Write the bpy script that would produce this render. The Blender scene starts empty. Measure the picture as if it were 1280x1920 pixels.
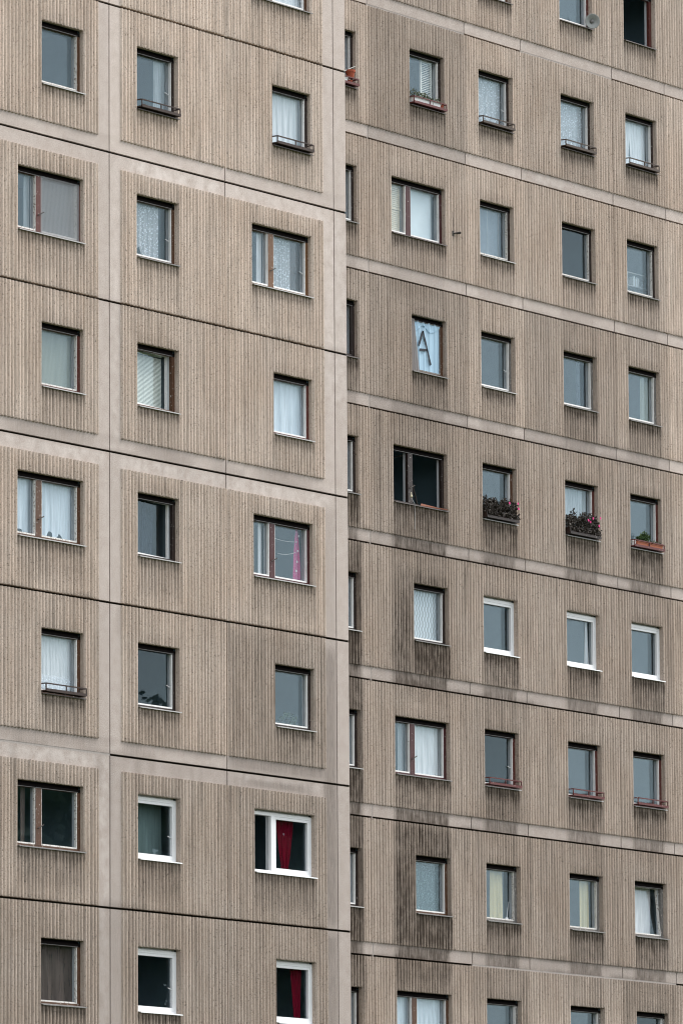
import bpy, math, random
import numpy as np
from mathutils import Matrix, Vector

sc = bpy.context.scene
COL = sc.collection
random.seed(7)
RNG = np.random.default_rng(11)

# ------------------------------------------------------------------ camera
F_PX, YAW, PITCH, ROLL = 11902.88, 0.9545, 0.1410, -0.0064
CAM = Vector((-98.739, -70.078, -25.912))
fw = Vector((math.sin(YAW)*math.cos(PITCH), math.cos(YAW)*math.cos(PITCH), math.sin(PITCH)))
rt = Vector((math.cos(YAW), -math.sin(YAW), 0.0))
up = rt.cross(fw)
cr, sr = math.cos(ROLL), math.sin(ROLL)
R_, U_ = rt*cr + up*sr, up*cr - rt*sr
camd = bpy.data.cameras.new('camera')
cam = bpy.data.objects.new('camera', camd)
COL.objects.link(cam)
cam.matrix_world = Matrix(((R_.x, U_.x, -fw.x, CAM.x), (R_.y, U_.y, -fw.y, CAM.y), (R_.z, U_.z, -fw.z, CAM.z), (0, 0, 0, 1)))
camd.sensor_fit = 'HORIZONTAL'
camd.sensor_width = 36.0
camd.lens = F_PX/1280.0*36.0
camd.clip_start = 1.0
camd.clip_end = 3000.0
sc.camera = cam

# ------------------------------------------------------------------ overcast sky and soft sun
SUN_EL, SUN_AZ = math.radians(50), math.radians(58)      # azimuth measured from -Y towards +X
wld = bpy.data.worlds.new('World')
sc.world = wld
wld.use_nodes = True
nt = wld.node_tree
nt.nodes.clear()
sky = nt.nodes.new('ShaderNodeTexSky')
sky.sky_type = 'NISHITA'
sky.sun_disc = False
sky.sun_elevation = SUN_EL
sky.sun_rotation = math.pi - SUN_AZ
sky.dust_density = 4.0
mixs = nt.nodes.new('ShaderNodeMix'); mixs.data_type = 'RGBA'
mixs.inputs[0].default_value = 0.85
mixs.inputs[7].default_value = (7.6, 7.9, 8.3, 1)
bg = nt.nodes.new('ShaderNodeBackground'); bg.inputs[1].default_value = 0.10
wo = nt.nodes.new('ShaderNodeOutputWorld')
nt.links.new(sky.outputs[0], mixs.inputs[6])
nt.links.new(mixs.outputs[2], bg.inputs[0])
nt.links.new(bg.outputs[0], wo.inputs[0])

sund = bpy.data.lights.new('sun', 'SUN')
sund.energy = 1.5
sund.angle = math.radians(22)
sund.color = (1.0, 0.95, 0.88)
suno = bpy.data.objects.new('sun', sund)
COL.objects.link(suno)
sdir = Vector((math.sin(SUN_AZ)*math.cos(SUN_EL), -math.cos(SUN_AZ)*math.cos(SUN_EL), math.sin(SUN_EL)))
suno.rotation_euler = sdir.to_track_quat('Z', 'Y').to_euler()
suno.location = (0, -30, 30)

vs = sc.view_settings
vs.view_transform = 'Standard'
vs.look = 'None'
vs.exposure = 1.25
vs.gamma = 1.0
vs.use_curve_mapping = False
sc.cycles.use_denoising = True
sc.cycles.filter_width = 1.1
sc.cycles.max_bounces = 8
sc.cycles.transparent_max_bounces = 24
sc.cycles.caustics_reflective = False
sc.cycles.caustics_refractive = False

# ------------------------------------------------------------------ material helpers
def new_mat(name):
    m = bpy.data.materials.new(name)
    m.use_nodes = True
    m.node_tree.nodes.clear()
    return m, m.node_tree

class NG:
    """small node graph writer"""
    def __init__(self, t): self.t = t
    def n(self, typ, **kw):
        nd = self.t.nodes.new(typ)
        for k, v in kw.items(): setattr(nd, k, v)
        return nd
    def l(self, a, b): self.t.links.new(a, b)
    def val(self, sock, v):
        if isinstance(v, bpy.types.NodeSocket): self.l(v, sock)
        else: sock.default_value = v
    def math(self, op, a, b=0.0, clamp=False):
        nd = self.n('ShaderNodeMath', operation=op, use_clamp=clamp)
        self.val(nd.inputs[0], a); self.val(nd.inputs[1], b)
        return nd.outputs[0]
    def mix(self, f, a, b, blend='MIX'):
        nd = self.n('ShaderNodeMix', data_type='RGBA', blend_type=blend)
        self.val(nd.inputs[0], f); self.val(nd.inputs[6], a); self.val(nd.inputs[7], b)
        return nd.outputs[2]
    def ramp(self, v, lo, hi, a=0.0, b=1.0):
        nd = self.n('ShaderNodeMapRange', clamp=True)
        self.val(nd.inputs[0], v)
        for i, q in enumerate((lo, hi, a, b)): nd.inputs[1+i].default_value = q
        return nd.outputs[0]
    def noise(self, vec, scale, detail=3.0, rough=0.55, dist=0.0):
        nd = self.n('ShaderNodeTexNoise')
        if vec is not None: self.l(vec, nd.inputs['Vector'])
        nd.inputs['Scale'].default_value = scale
        nd.inputs['Detail'].default_value = detail
        nd.inputs['Roughness'].default_value = rough
        nd.inputs['Distortion'].default_value = dist
        return nd.outputs[0]
    def vmap(self, vec, s):
        nd = self.n('ShaderNodeVectorMath', operation='MULTIPLY')
        self.l(vec, nd.inputs[0]); nd.inputs[1].default_value = s
        return nd.outputs[0]
    def out(self, sh):
        o = self.n('ShaderNodeOutputMaterial'); self.l(sh, o.inputs[0])
    def bsdf(self, col, rough=0.8, spec=0.3, normal=None, metal=0.0):
        b = self.n('ShaderNodeBsdfPrincipled')
        self.val(b.inputs['Base Color'], col)
        self.val(b.inputs['Roughness'], rough)
        b.inputs['Specular IOR Level'].default_value = spec
        b.inputs['Metallic'].default_value = metal
        if normal is not None: self.l(normal, b.inputs['Normal'])
        return b.outputs[0]
    def bump(self, h, strength, dist):
        b = self.n('ShaderNodeBump'); b.inputs['Strength'].default_value = strength
        b.inputs['Distance'].default_value = dist
        self.l(h, b.inputs['Height']); return b.outputs[0]

def c3(c): return (c[0], c[1], c[2], 1.0)

def concrete_material():
    m, t = new_mat('weathered_concrete'); g = NG(t)
    pos = g.n('ShaderNodeNewGeometry').outputs['Position']
    at = g.n('ShaderNodeAttribute', attribute_name='wear_shade')
    sep = g.n('ShaderNodeSeparateColor'); g.l(at.outputs['Color'], sep.inputs[0])
    dirt, tone, patch = sep.outputs[0], sep.outputs[1], sep.outputs[2]
    rib = at.outputs['Alpha']
    big = g.noise(pos, 0.7, 3)
    med = g.noise(pos, 4.5, 4, 0.6)
    fine = g.noise(pos, 38.0, 2, 0.6)
    grit = g.noise(pos, 85.0, 1, 0.5)
    streak = g.noise(g.vmap(pos, (16, 16, 1.1)), 1.0, 4, 0.65)
    streak2 = g.noise(g.vmap(pos, (45, 45, 3.0)), 1.0, 2, 0.6)
    smooth_c = g.mix(g.ramp(med, .35, .65), (0.368, 0.313, 0.283, 1), (0.414, 0.360, 0.331, 1))
    rib_c = g.mix(g.ramp(big, .35, .65), (0.458, 0.364, 0.297, 1), (0.497, 0.410, 0.347, 1))
    col = g.mix(rib, smooth_c, rib_c)
    # fine exposed aggregate: dark pits and pale grains
    col = g.mix(g.math('MULTIPLY', g.ramp(fine, .41, .30), g.math('ADD', g.math('MULTIPLY', rib, .68), .28)), col, (0.10, 0.08, 0.065, 1))
    col = g.mix(g.math('MULTIPLY', g.ramp(grit, .56, .72), .60), col, (0.62, 0.57, 0.51, 1))
    gr2 = g.n('ShaderNodeCombineColor')
    gv = g.ramp(g.noise(pos, 52.0, 3, 0.75), .32, .68, .74, 1.22)
    for i in range(3): g.l(gv, gr2.inputs[i])
    col = g.mix(1.0, col, gr2.outputs[0], 'MULTIPLY')
    # rain streaks
    col = g.mix(g.math('MULTIPLY', g.ramp(streak, .45, .72), g.math('ADD', g.math('MULTIPLY', rib, .42), .08)), col, (0.19, 0.155, 0.125, 1))
    # chalky repair patches
    col = g.mix(g.math('MULTIPLY', g.math('MULTIPLY', patch, g.ramp(med, .36, .66)), .42), col, (0.60, 0.55, 0.52, 1))
    # soot stains, with the painted shade under sills and rib ends
    d = g.math('MULTIPLY', dirt, g.math('ADD', g.ramp(streak2, .25, .70, .45, 1.25), g.ramp(med, .3, .7, -.2, .25)))
    d = g.math('MINIMUM', g.math('MAXIMUM', d, 0.0), 0.94)
    col = g.mix(d, col, (0.058, 0.044, 0.034, 1))
    tn = g.n('ShaderNodeCombineColor')
    for i in range(3): g.l(tone, tn.inputs[i])
    col = g.mix(1.0, col, tn.outputs[0], 'MULTIPLY')
    nrm = g.bump(fine, 0.5, 0.006)
    g.out(g.bsdf(col, 0.92, 0.15, nrm))
    return m

def paint_material(name, col, rough=0.5, peel=0.0, peel_col=(0.55, 0.52, 0.48), grime=0.25):
    m, t = new_mat(name); g = NG(t)
    pos = g.n('ShaderNodeNewGeometry').outputs['Position']
    n1 = g.noise(g.vmap(pos, (30, 30, 6)), 1.0, 3)
    c = g.mix(g.math('MULTIPLY', g.ramp(n1, .42, .7), grime), c3(col), c3([q*0.45 for q in col]))
    if peel > 0:
        n2 = g.noise(pos, 26.0, 4, 0.7)
        c = g.mix(g.ramp(n2, .66-.14*peel, .70-.14*peel), c, c3(peel_col))
    g.out(g.bsdf(c, rough, 0.35))
    return m

def glass_material():
    m, t = new_mat('window_glass'); g = NG(t)
    lw = g.n('ShaderNodeLayerWeight'); lw.inputs['Blend'].default_value = 0.5
    p = g.math('POWER', lw.outputs['Facing'], 5.0)
    f = g.math('ADD', g.math('MULTIPLY', p, .96), .0185)
    tr = g.n('ShaderNodeBsdfTransparent'); tr.inputs[0].default_value = (.985, .992, .996, 1)
    gl = g.n('ShaderNodeBsdfGlossy'); gl.inputs['Roughness'].default_value = 0.0
    gl.inputs['Color'].default_value = (.72, .91, 1.0, 1)
    pos = g.n('ShaderNodeNewGeometry').outputs['Position']
    g.l(g.bump(g.noise(pos, 1.2, 0), .05, .01), gl.inputs['Normal'])
    mx = g.n('ShaderNodeMixShader')
    g.l(f, mx.inputs[0]); g.l(tr.outputs[0], mx.inputs[1]); g.l(gl.outputs[0], mx.inputs[2])
    g.out(mx.outputs[0])
    return m

def cloth_material(name, col, cover=0.85, pattern=None, pat_scale=22.0):
    """thin cloth: diffuse + translucent, with open weave (transparent) given by cover and pattern"""
    m, t = new_mat(name); g = NG(t)
    uv = g.n('ShaderNodeUVMap').outputs[0]
    pos = g.n('ShaderNodeNewGeometry').outputs['Position']
    d = g.n('ShaderNodeBsdfDiffuse'); d.inputs[0].default_value = c3(col)
    tl = g.n('ShaderNodeBsdfTranslucent'); tl.inputs[0].default_value = c3(col)
    a = g.n('ShaderNodeMixShader'); a.inputs[0].default_value = 0.25
    g.l(d.outputs[0], a.inputs[1]); g.l(tl.outputs[0], a.inputs[2])
    tr = g.n('ShaderNodeBsdfTransparent')
    mx = g.n('ShaderNodeMixShader')
    fac = None
    if pattern == 'lace':
        v = g.n('ShaderNodeTexVoronoi'); v.inputs['Scale'].default_value = pat_scale
        g.l(pos, v.inputs['Vector'])
        n = g.noise(pos, 7.0, 3)
        fac = g.math('ADD', g.ramp(g.math('ADD', v.outputs['Distance'], g.math('MULTIPLY', n, .6)), .35, .75, .30, -.30), cover)
    elif pattern == 'wave':
        sx = g.n('ShaderNodeSeparateXYZ'); g.l(uv, sx.inputs[0])
        ph = g.math('MULTIPLY', g.math('SINE', g.math('MULTIPLY', sx.outputs[1], 30.0)), .024)
        w = g.math('SINE', g.math('MULTIPLY', g.math('ADD', sx.outputs[0], ph), 62.0))
        gate = g.math('SINE', g.math('MULTIPLY', sx.outputs[1], 25.0))
        fac = g.math('ADD', g.math('MULTIPLY', g.ramp(w, .45, .85), .38), cover)
    elif pattern == 'mesh':
        sx = g.n('ShaderNodeSeparateXYZ'); g.l(uv, sx.inputs[0])
        w1 = g.math('SINE', g.math('MULTIPLY', sx.outputs[0], 330.0))
        w2 = g.math('SINE', g.math('MULTIPLY', sx.outputs[1], 330.0))
        fac = g.math('ADD', g.math('MULTIPLY', g.math('MAXIMUM', w1, w2), .22), cover)
    else:
        n = g.noise(g.vmap(pos, (30, 30, 2)), 1.0, 2)
        fac = g.math('ADD', g.ramp(n, .3, .7, -.12, .12), cover)
    fac = g.math('MINIMUM', g.math('MAXIMUM', fac, 0.0), 1.0)
    g.l(fac, mx.inputs[0]); g.l(tr.outputs[0], mx.inputs[1]); g.l(a.outputs[0], mx.inputs[2])
    g.out(mx.outputs[0])
    return m

def plain_material(name, col, rough=0.8, spec=0.3, vary=0.25, scale=12.0):
    m, t = new_mat(name); g = NG(t)
    pos = g.n('ShaderNodeNewGeometry').outputs['Position']
    c = g.mix(g.math('MULTIPLY', g.ramp(g.noise(pos, scale, 3), .35, .7), vary), c3(col), c3([q*0.5 for q in col]))
    g.out(g.bsdf(c, rough, spec))
    return m

M = {}
M['concrete'] = concrete_material()
M['seal'] = plain_material('joint_sealant', (0.010, 0.008, 0.005), 0.95, .1)
M['mortar'] = plain_material('joint_mortar', (0.33, 0.30, 0.28), 0.95, .1, .35, 20)
M['brown'] = paint_material('brown_paint', (0.078, 0.034, 0.016), .5, .25)
M['redbrown'] = paint_material('red_brown_paint', (0.080, 0.019, 0.014), .5, .2)
M['maroon'] = paint_material('maroon_paint', (0.050, 0.011, 0.013), .5, .1)
M['ochre'] = paint_material('ochre_varnish', (0.125, 0.058, 0.023), .45, .15)
M['dark'] = paint_material('dark_brown_paint', (0.020, 0.012, 0.010), .5, .12)
M['grey'] = paint_material('grey_weathered_wood', (0.15, 0.14, 0.13), .7, .5)
M['head'] = plain_material('shaded_head_board', (0.008, 0.006, 0.006), .9, .05)  # near-black: dark head board with the recess shade put into its colour
M['white'] = paint_material('white_sash_paint', (0.74, 0.74, 0.73), .45, .22, (.30, .27, .24), .25)
M['worn'] = paint_material('flaking_white_paint', (0.66, 0.65, 0.62), .55, .75, (.22, .19, .16), .35)
M['pvc'] = paint_material('white_plastic', (0.72, 0.73, 0.74), .3, 0, grime=.08)
M['lining'] = paint_material('window_lining', (0.46, 0.48, 0.50), .6, 0, grime=.2)
M['sill_white'] = paint_material('pale_sill_metal', (0.36, 0.355, 0.35), .45, .3, (.2, .18, .16), .35)
M['sill_grey'] = paint_material('grey_sill_metal', (0.17, 0.165, 0.16), .5, .3, (.12, .11, .1), .35)
M['sill_dark'] = paint_material('dark_sill_metal', (0.085, 0.07, 0.065), .5, .2, (.25, .23, .2), .3)
M['glass'] = glass_material()
M['room'] = plain_material('room_plaster', (0.17, 0.25, 0.29), .9, .1, .3, 1.5)
M['sheer'] = cloth_material('sheer_white_net', (0.92, 0.93, 0.94), .88)
M['blue_sheer'] = cloth_material('bluish_white_net', (0.80, 0.88, 0.95), .92)
M['grey_sheer'] = cloth_material('thin_grey_net', (0.74, 0.80, 0.83), .50)
M['lace'] = cloth_material('white_lace', (0.90, 0.93, 0.97), .74, 'lace', 24)
M['teal_lace'] = cloth_material('teal_lace', (0.26, 0.40, 0.42), .62, 'lace', 26)
M['wave'] = cloth_material('wave_net', (0.90, 0.94, 0.97), .50, 'wave')
M['mesh'] = cloth_material('grey_insect_mesh', (0.40, 0.42, 0.44), .42, 'mesh')
M['green_mesh'] = cloth_material('greenish_weave', (0.40, 0.43, 0.36), .62, 'mesh')
M['red_cloth'] = cloth_material('red_cloth', (0.13, 0.005, 0.018), .96)
M['magenta_cloth'] = cloth_material('magenta_cloth', (0.55, 0.035, 0.20), .95)
M['yellow_cloth'] = cloth_material('pale_yellow_cloth', (0.64, 0.54, 0.30), .95)
M['beige_cloth'] = cloth_material('dim_beige_cloth', (0.15, 0.125, 0.115), .80)
M['dim_teal'] = cloth_material('dim_teal_cloth', (0.16, 0.23, 0.23), .85)
M['dark_cloth'] = cloth_material('dark_blue_cloth', (0.035, 0.05, 0.07), .9)
M['sky_cloth'] = cloth_material('pale_blue_cloth', (0.50, 0.70, 0.86), 1.0)
M['dust_cloth'] = cloth_material('dusty_grey_cloth', (0.34, 0.31, 0.30), .97)
M['tape'] = plain_material('black_paint_strip', (0.02, 0.025, 0.035), .7)
M['blind'] = plain_material('blind_slat', (0.58, 0.63, 0.58), .6, .3, .15)
M['blind_blue'] = plain_material('grey_blue_slat', (0.13, 0.165, 0.20), .6, .3, .15)
M['shutter'] = plain_material('cream_louvre', (0.62, 0.60, 0.54), .6, .3, .15)
M['cream'] = plain_material('cream_hardboard', (0.60, 0.52, 0.38), .7, .2, .15)
M['frost'] = plain_material('pale_blank_board', (0.60, 0.66, 0.68), .7, .2, .2, 2)
M['rust'] = paint_material('rusty_brown_rail', (0.030, 0.016, 0.012), .6, .3, (.16, .09, .05), .4)
M['rail_brown'] = paint_material('bronze_rail', (0.048, 0.030, 0.020), .5, 0)
M['rail_red'] = paint_material('dark_red_rail', (0.095, 0.018, 0.017), .5, .1)
M['terracotta'] = plain_material('terracotta', (0.36, 0.085, 0.045), .75, .2, .3)
M['orange_plastic'] = plain_material('orange_planter', (0.42, 0.13, 0.065), .6, .3, .2)
M['white_plastic'] = plain_material('white_planter', (0.74, 0.74, 0.74), .5, .3, .15)
M['brown_plastic'] = plain_material('dark_brown_planter', (0.040, 0.022, 0.018), .5, .3, .2)
M['leaf'] = plain_material('green_leaf', (0.045, 0.085, 0.025), .6, .3, .5, 30)
M['sage'] = plain_material('grey_green_leaf', (0.12, 0.14, 0.09), .7, .2, .5, 30)
M['purple_leaf'] = plain_material('dark_purple_leaf', (0.042, 0.034, 0.027), .6, .3, .4, 30)
M['pink'] = plain_material('pink_petal', (0.75, 0.06, 0.28), .6, .2, .2, 40)
M['metal_grey'] = plain_material('dull_grey_metal', (0.26, 0.27, 0.26), .55, .4, .3, 18)
M['wood_plank'] = plain_material('red_brown_plank', (0.16, 0.055, 0.030), .7, .2, .4, 14)
M['dark_metal'] = plain_material('dark_iron', (0.03, 0.025, 0.022), .6, .3)
M['steel'] = plain_material('bright_steel', (0.62, 0.63, 0.64), .3, .5, .1)
M['paper'] = plain_material('book_paper', (0.5, 0.52, 0.52), .8, .1, .3, 30)
M['soil'] = plain_material('soil', (0.05, 0.035, 0.025), .95, .1)
M['bulb'] = plain_material('cream_knob', (0.55, 0.50, 0.36), .4, .4)
M['twine'] = plain_material('pale_twine', (0.5, 0.5, 0.5), .8, .1)
M['grass'] = plain_material('grass_ground', (0.06, 0.075, 0.035), .95, .1, .5, .4)

# ------------------------------------------------------------------ mesh helpers
class MB:
    def __init__(self):
        self.v = []; self.f = []; self.m = []; self.uv = None
    def vert(self, p):
        self.v.append(tuple(p)); return len(self.v)-1
    def face(self, pts, mi=0):
        b = len(self.v); self.v.extend(tuple(p) for p in pts)
        self.f.append(tuple(range(b, b+len(pts)))); self.m.append(mi)
    def box(self, x0, x1, y0, y1, z0, z1, mi=0):
        if x1 < x0: x0, x1 = x1, x0
        if y1 < y0: y0, y1 = y1, y0
        if z1 < z0: z0, z1 = z1, z0
        b = len(self.v)
        self.v += [(x0, y0, z0), (x1, y0, z0), (x1, y1, z0), (x0, y1, z0), (x0, y0, z1), (x1, y0, z1), (x1, y1, z1), (x0, y1, z1)]
        for q in ((0, 3, 2, 1), (4, 5, 6, 7), (0, 1, 5, 4), (1, 2, 6, 5), (2, 3, 7, 6), (3, 0, 4, 7)):
            self.f.append(tuple(b+i for i in q)); self.m.append(mi)
    def bar(self, p, q, r, mi=0, sides=6, r2=None):
        p = Vector(p); q = Vector(q); r2 = r if r2 is None else r2
        ax = (q-p).normalized()
        t = Vector((0, 0, 1)) if abs(ax.z) < .9 else Vector((1, 0, 0))
        u = ax.cross(t).normalized(); w = ax.cross(u)
        b = len(self.v)
        for (c, rr) in ((p, r), (q, r2)):
            for i in range(sides):
                a = 2*math.pi*i/sides
                self.v.append(tuple(c + u*(rr*math.cos(a)) + w*(rr*math.sin(a))))
        for i in range(sides):
            j = (i+1) % sides
            self.f.append((b+i, b+j, b+sides+j, b+sides+i)); self.m.append(mi)
        self.f.append(tuple(b+i for i in reversed(range(sides)))); self.m.append(mi)
        self.f.append(tuple(b+sides+i for i in range(sides))); self.m.append(mi)
    def lathe(self, c, prof, sides=20, mi=0, axis=Vector((0, 0, 1))):
        axis = Vector(axis).normalized()
        t = Vector((0, 0, 1)) if abs(axis.z) < .9 else Vector((1, 0, 0))
        u = axis.cross(t).normalized(); w = axis.cross(u); c = Vector(c)
        b = len(self.v)
        for r, h in prof:
            for i in range(sides):
                a = 2*math.pi*i/sides
                self.v.append(tuple(c + axis*h + u*(r*math.cos(a)) + w*(r*math.sin(a))))
        for k in range(len(prof)-1):
            for i in range(sides):
                j = (i+1) % sides
                self.f.append((b+k*sides+i, b+k*sides+j, b+(k+1)*sides+j, b+(k+1)*sides+i)); self.m.append(mi)
    def build(self, name, mats, parent=None, smooth=False):
        me = bpy.data.meshes.new(name)
        me.from_pydata(self.v, [], self.f)
        if not isinstance(mats, (list, tuple)): mats = [mats]
        for q in mats: me.materials.append(M[q])
        if len(mats) > 1: me.polygons.foreach_set('material_index', self.m)
        if smooth: me.polygons.foreach_set('use_smooth', [True]*len(me.polygons))
        if self.uv is not None:
            ul = me.uv_layers.new(name='UVMap')
            li = np.empty(len(me.loops), dtype=np.int32); me.loops.foreach_get('vertex_index', li)
            ul.data.foreach_set('uv', np.asarray(self.uv, dtype=np.float32)[li].ravel())
        me.update()
        o = bpy.data.objects.new(name, me)
        COL.objects.link(o)
        if parent is not None: o.parent = parent
        return o

def tag(o, label, cat, group=None):
    o['label'] = label; o['category'] = cat
    if group: o['group'] = group
    return o

def empty(name, loc=(0, 0, 0)):
    o = bpy.data.objects.new(name, None); COL.objects.link(o); o.location = loc
    o.empty_display_size = .3
    return o

def child(o, parent):
    o.parent = parent
    o.matrix_parent_inverse = Matrix.Translation(-Vector(parent.location))
    return o

# ------------------------------------------------------------------ layout (metres; joint 0 of the near block is z = 0)
H = 2.8
GROUND = -27.5
A_, B_, C_, D_ = -7.155, -3.5555, 0.0, 0.42
YR = 3.3826
E_, F_, G_, H_, I_ = 5.980, 9.533, 11.661, 15.232, 17.364
GAP = 0.013
GZ = 0.021
RIB, RD = 0.1015, 0.042
PROF = [(0.0, 0.0), (0.011, 0.0), (0.021, RD*.52), (0.034, RD*.88), (0.050, RD), (0.066, RD*.88), (0.079, RD*.52), (0.089, 0.0)]
OT, OB = 0.655, 1.850           # opening top and bottom below the joint

def smoothstep(a, b, x):
    t = np.clip((x-a)/(b-a+1e-9), 0, 1); return t*t*(3-2*t)

class StainShade:
    """soot, rain stains and painted sill shade of one block: soft rectangles with a strength"""
    def __init__(self): self.d = []; self.p = []
    def add(self, x0, x1, z0, z1, s, ex=.06, ezt=.05, ezb=.25): self.d.append((x0, x1, z0, z1, s, ex, ezt, ezb))
    def patch(self, x0, x1, z0, z1, s): self.p.append((x0, x1, z0, z1, s))
    def dirt(self, x, z):
        r = np.zeros_like(x)
        for (x0, x1, z0, z1, s, ex, ezt, ezb) in self.d:
            w = smoothstep(x0-ex, x0+ex, x)*(1-smoothstep(x1-ex, x1+ex, x))
            w = w*smoothstep(z0-ezb, z0+ezb, z)*(1-smoothstep(z1-ezt, z1+ezt, z))
            r = np.maximum(r, s*w) + .35*np.minimum(r, s*w)
        return np.clip(r, 0, 1)
    def near(self, x0, x1, z0, z1):
        s = StainShade()
        s.d = [q for q in self.d if q[0]-.5 < x1 and q[1]+.5 > x0 and q[2]-.5 < z1 and q[3]+.5 > z0]
        s.p = [q for q in self.p if q[0]-.2 < x1 and q[1]+.2 > x0 and q[2]-.2 < z1 and q[3]+.2 > z0]
        return s
    def light(self, x, z):
        r = np.zeros_like(x)
        for (x0, x1, z0, z1, s) in self.p:
            w = smoothstep(x0-.1, x0+.1, x)*(1-smoothstep(x1-.1, x1+.1, x))*smoothstep(z0-.04, z0+.04, z)*(1-smoothstep(z1-.04, z1+.04, z))
            r = np.maximum(r, s*w)
        return r

def make_panel(bld, base, x0, x1, zb, zt, ribrect, openings, stains, tone, seed):
    """one precast wall panel: flat margins, proud vertical ribs, window reveal, edges into the joints"""
    rs = np.random.default_rng(seed)
    V = []; Fq = []; WEAR_SHADE = []; nv = 0
    stains = stains.near(x0, x1, zb, zt)
    X0, X1, Z0, Z1 = x0+GAP*1.15, x1-GAP*1.15, zb+GZ, zt-GZ
    if ribrect:
        rx0, rx1, rz0, rz1 = ribrect
        rx0 = max(rx0, X0); rx1 = min(rx1, X1); rz0 = max(rz0, Z0); rz1 = min(rz1, Z1)
        nper = int((rx1-rx0)/RIB)
        jit = rs.uniform(.72, 1.14, nper+3)
        off = ((rx1-rx0) - (nper*RIB - .008))*.5 if (rx0 > X0+.05 or rx1 < X1-.05) else 0.0
        bp_x = [rx0]; bp_h = [0.0]
        for k in range(nper+1):
            for (px, ph) in PROF:
                xx = rx0 + off + k*RIB + px - .010
                if rx0+.001 < xx < rx1-.001:
                    bp_x.append(xx); bp_h.append(ph*jit[k])
        bp_x.append(rx1); bp_h.append(0.0)
        bp_x = np.array(bp_x); bp_h = np.array(bp_h)
        hfun = lambda x: np.interp(x, bp_x, bp_h)
    ribtone = rs.uniform(.93, 1.05, 200)
    def emit_grid(xs, zs, hs, ribmask, soot=False):
        nonlocal nv
        nx, nz = len(xs), len(zs)
        XX, ZZ = np.meshgrid(xs, zs)
        HH = np.broadcast_to(hs, (nz, nx))
        V.append(np.stack([XX, base-HH, ZZ], -1).reshape(-1, 3))
        d = stains.dirt(XX, ZZ); p = stains.light(XX, ZZ)
        T = np.full_like(d, tone)
        if ribmask > 0:
            T = T*ribtone[np.clip(((xs-X0+.01)/RIB).astype(int), 0, 199)][None, :]
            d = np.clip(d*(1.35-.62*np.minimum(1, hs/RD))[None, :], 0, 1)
            if soot: d[0] = np.maximum(d[0], np.where(hs > .02, .8, .25))  # soot at the rib ends, deepened to paint the shade under them
        WEAR_SHADE.append(np.stack([d, T, p, np.full_like(d, ribmask)], -1).reshape(-1, 4))
        i = np.arange(nx-1); j = np.arange(nz-1)
        a = (j[:, None]*nx + i[None, :]).ravel() + nv
        Fq.append(np.stack([a, a+1, a+nx+1, a+nx], -1))
        nv += nx*nz
    def strip(xs, ya, yb, z, flip, ribmask):
        """horizontal ledge at height z from depth ya(x) to yb"""
        nonlocal nv
        n = len(xs)
        pa = np.stack([xs, base+ya, np.full(n, z)], -1); pb = np.stack([xs, np.full(n, base+yb), np.full(n, z)], -1)
        V.append(np.concatenate([pa, pb]))
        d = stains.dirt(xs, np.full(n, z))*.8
        w = np.stack([d, np.full(n, tone), np.zeros(n), np.full(n, ribmask)], -1)
        WEAR_SHADE.append(np.concatenate([w, w]))
        i = np.arange(n-1)+nv
        q = np.stack([i, i+1, i+1+n, i+n], -1)
        Fq.append(q if not flip else q[:, ::-1]); nv += 2*n
    def wall(x, ya, yb, za, zb2, flip, ribmask):
        nonlocal nv
        zs = np.linspace(za, zb2, 8)
        pa = np.stack([np.full(8, x), np.full(8, base+ya), zs], -1); pb = np.stack([np.full(8, x), np.full(8, base+yb), zs], -1)
        V.append(np.concatenate([pa, pb]))
        d = stains.dirt(np.full(8, x), zs)*.6
        w = np.stack([d, np.full(8, tone*.98), np.zeros(8), np.full(8, ribmask)], -1)
        WEAR_SHADE.append(np.concatenate([w, w]))
        i = np.arange(7)+nv
        q = np.stack([i, i+1, i+9, i+8], -1)
        Fq.append(q if not flip else q[:, ::-1]); nv += 16
    xc = {X0, X1}; zc = {Z0, Z1}
    if ribrect: xc |= {rx0, rx1}; zc |= {rz0, rz1}
    for (a, b, c, d) in openings: xc |= {a, b}; zc |= {c, d}
    xc = sorted(xc); zc = sorted(zc)
    xc = [xc[0]] + [q for p, q in zip(xc, xc[1:]) if q-p > 1e-4]
    zc = [zc[0]] + [q for p, q in zip(zc, zc[1:]) if q-p > 1e-4]
    def kind(xm, zm):
        for (a, b, c, d) in openings:
            if a < xm < b and c < zm < d: return 0
        if ribrect and rx0 < xm < rx1 and rz0 < zm < rz1: return 2
        return 1
    grid = {}
    for i in range(len(xc)-1):
        for j in range(len(zc)-1):
            grid[i, j] = kind((xc[i]+xc[i+1])/2, (zc[j]+zc[j+1])/2)
    def rib_xs(a, b):
        q = bp_x[(bp_x > a+.0005) & (bp_x < b-.0005)]
        return np.concatenate([[a], q, [b]])
    DEPTH = .075
    REV = .075
    for (i, j), k in grid.items():
        if k == 0: continue
        a, b, c, d = xc[i], xc[i+1], zc[j], zc[j+1]
        step = .085 if k == 1 else .13
        zs = np.linspace(c, d, max(2, int(math.ceil((d-c)/step))+1))
        if k == 2:
            xs = rib_xs(a, b); hs = hfun(xs)
        else:
            xs = np.linspace(a, b, max(2, int(math.ceil((b-a)/.1))+1)); hs = np.zeros(len(xs))
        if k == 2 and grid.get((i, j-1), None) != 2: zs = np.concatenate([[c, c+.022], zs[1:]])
        emit_grid(xs, zs, hs, 1.0 if k == 2 else 0.0, grid.get((i, j-1), None) != 2)
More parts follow.
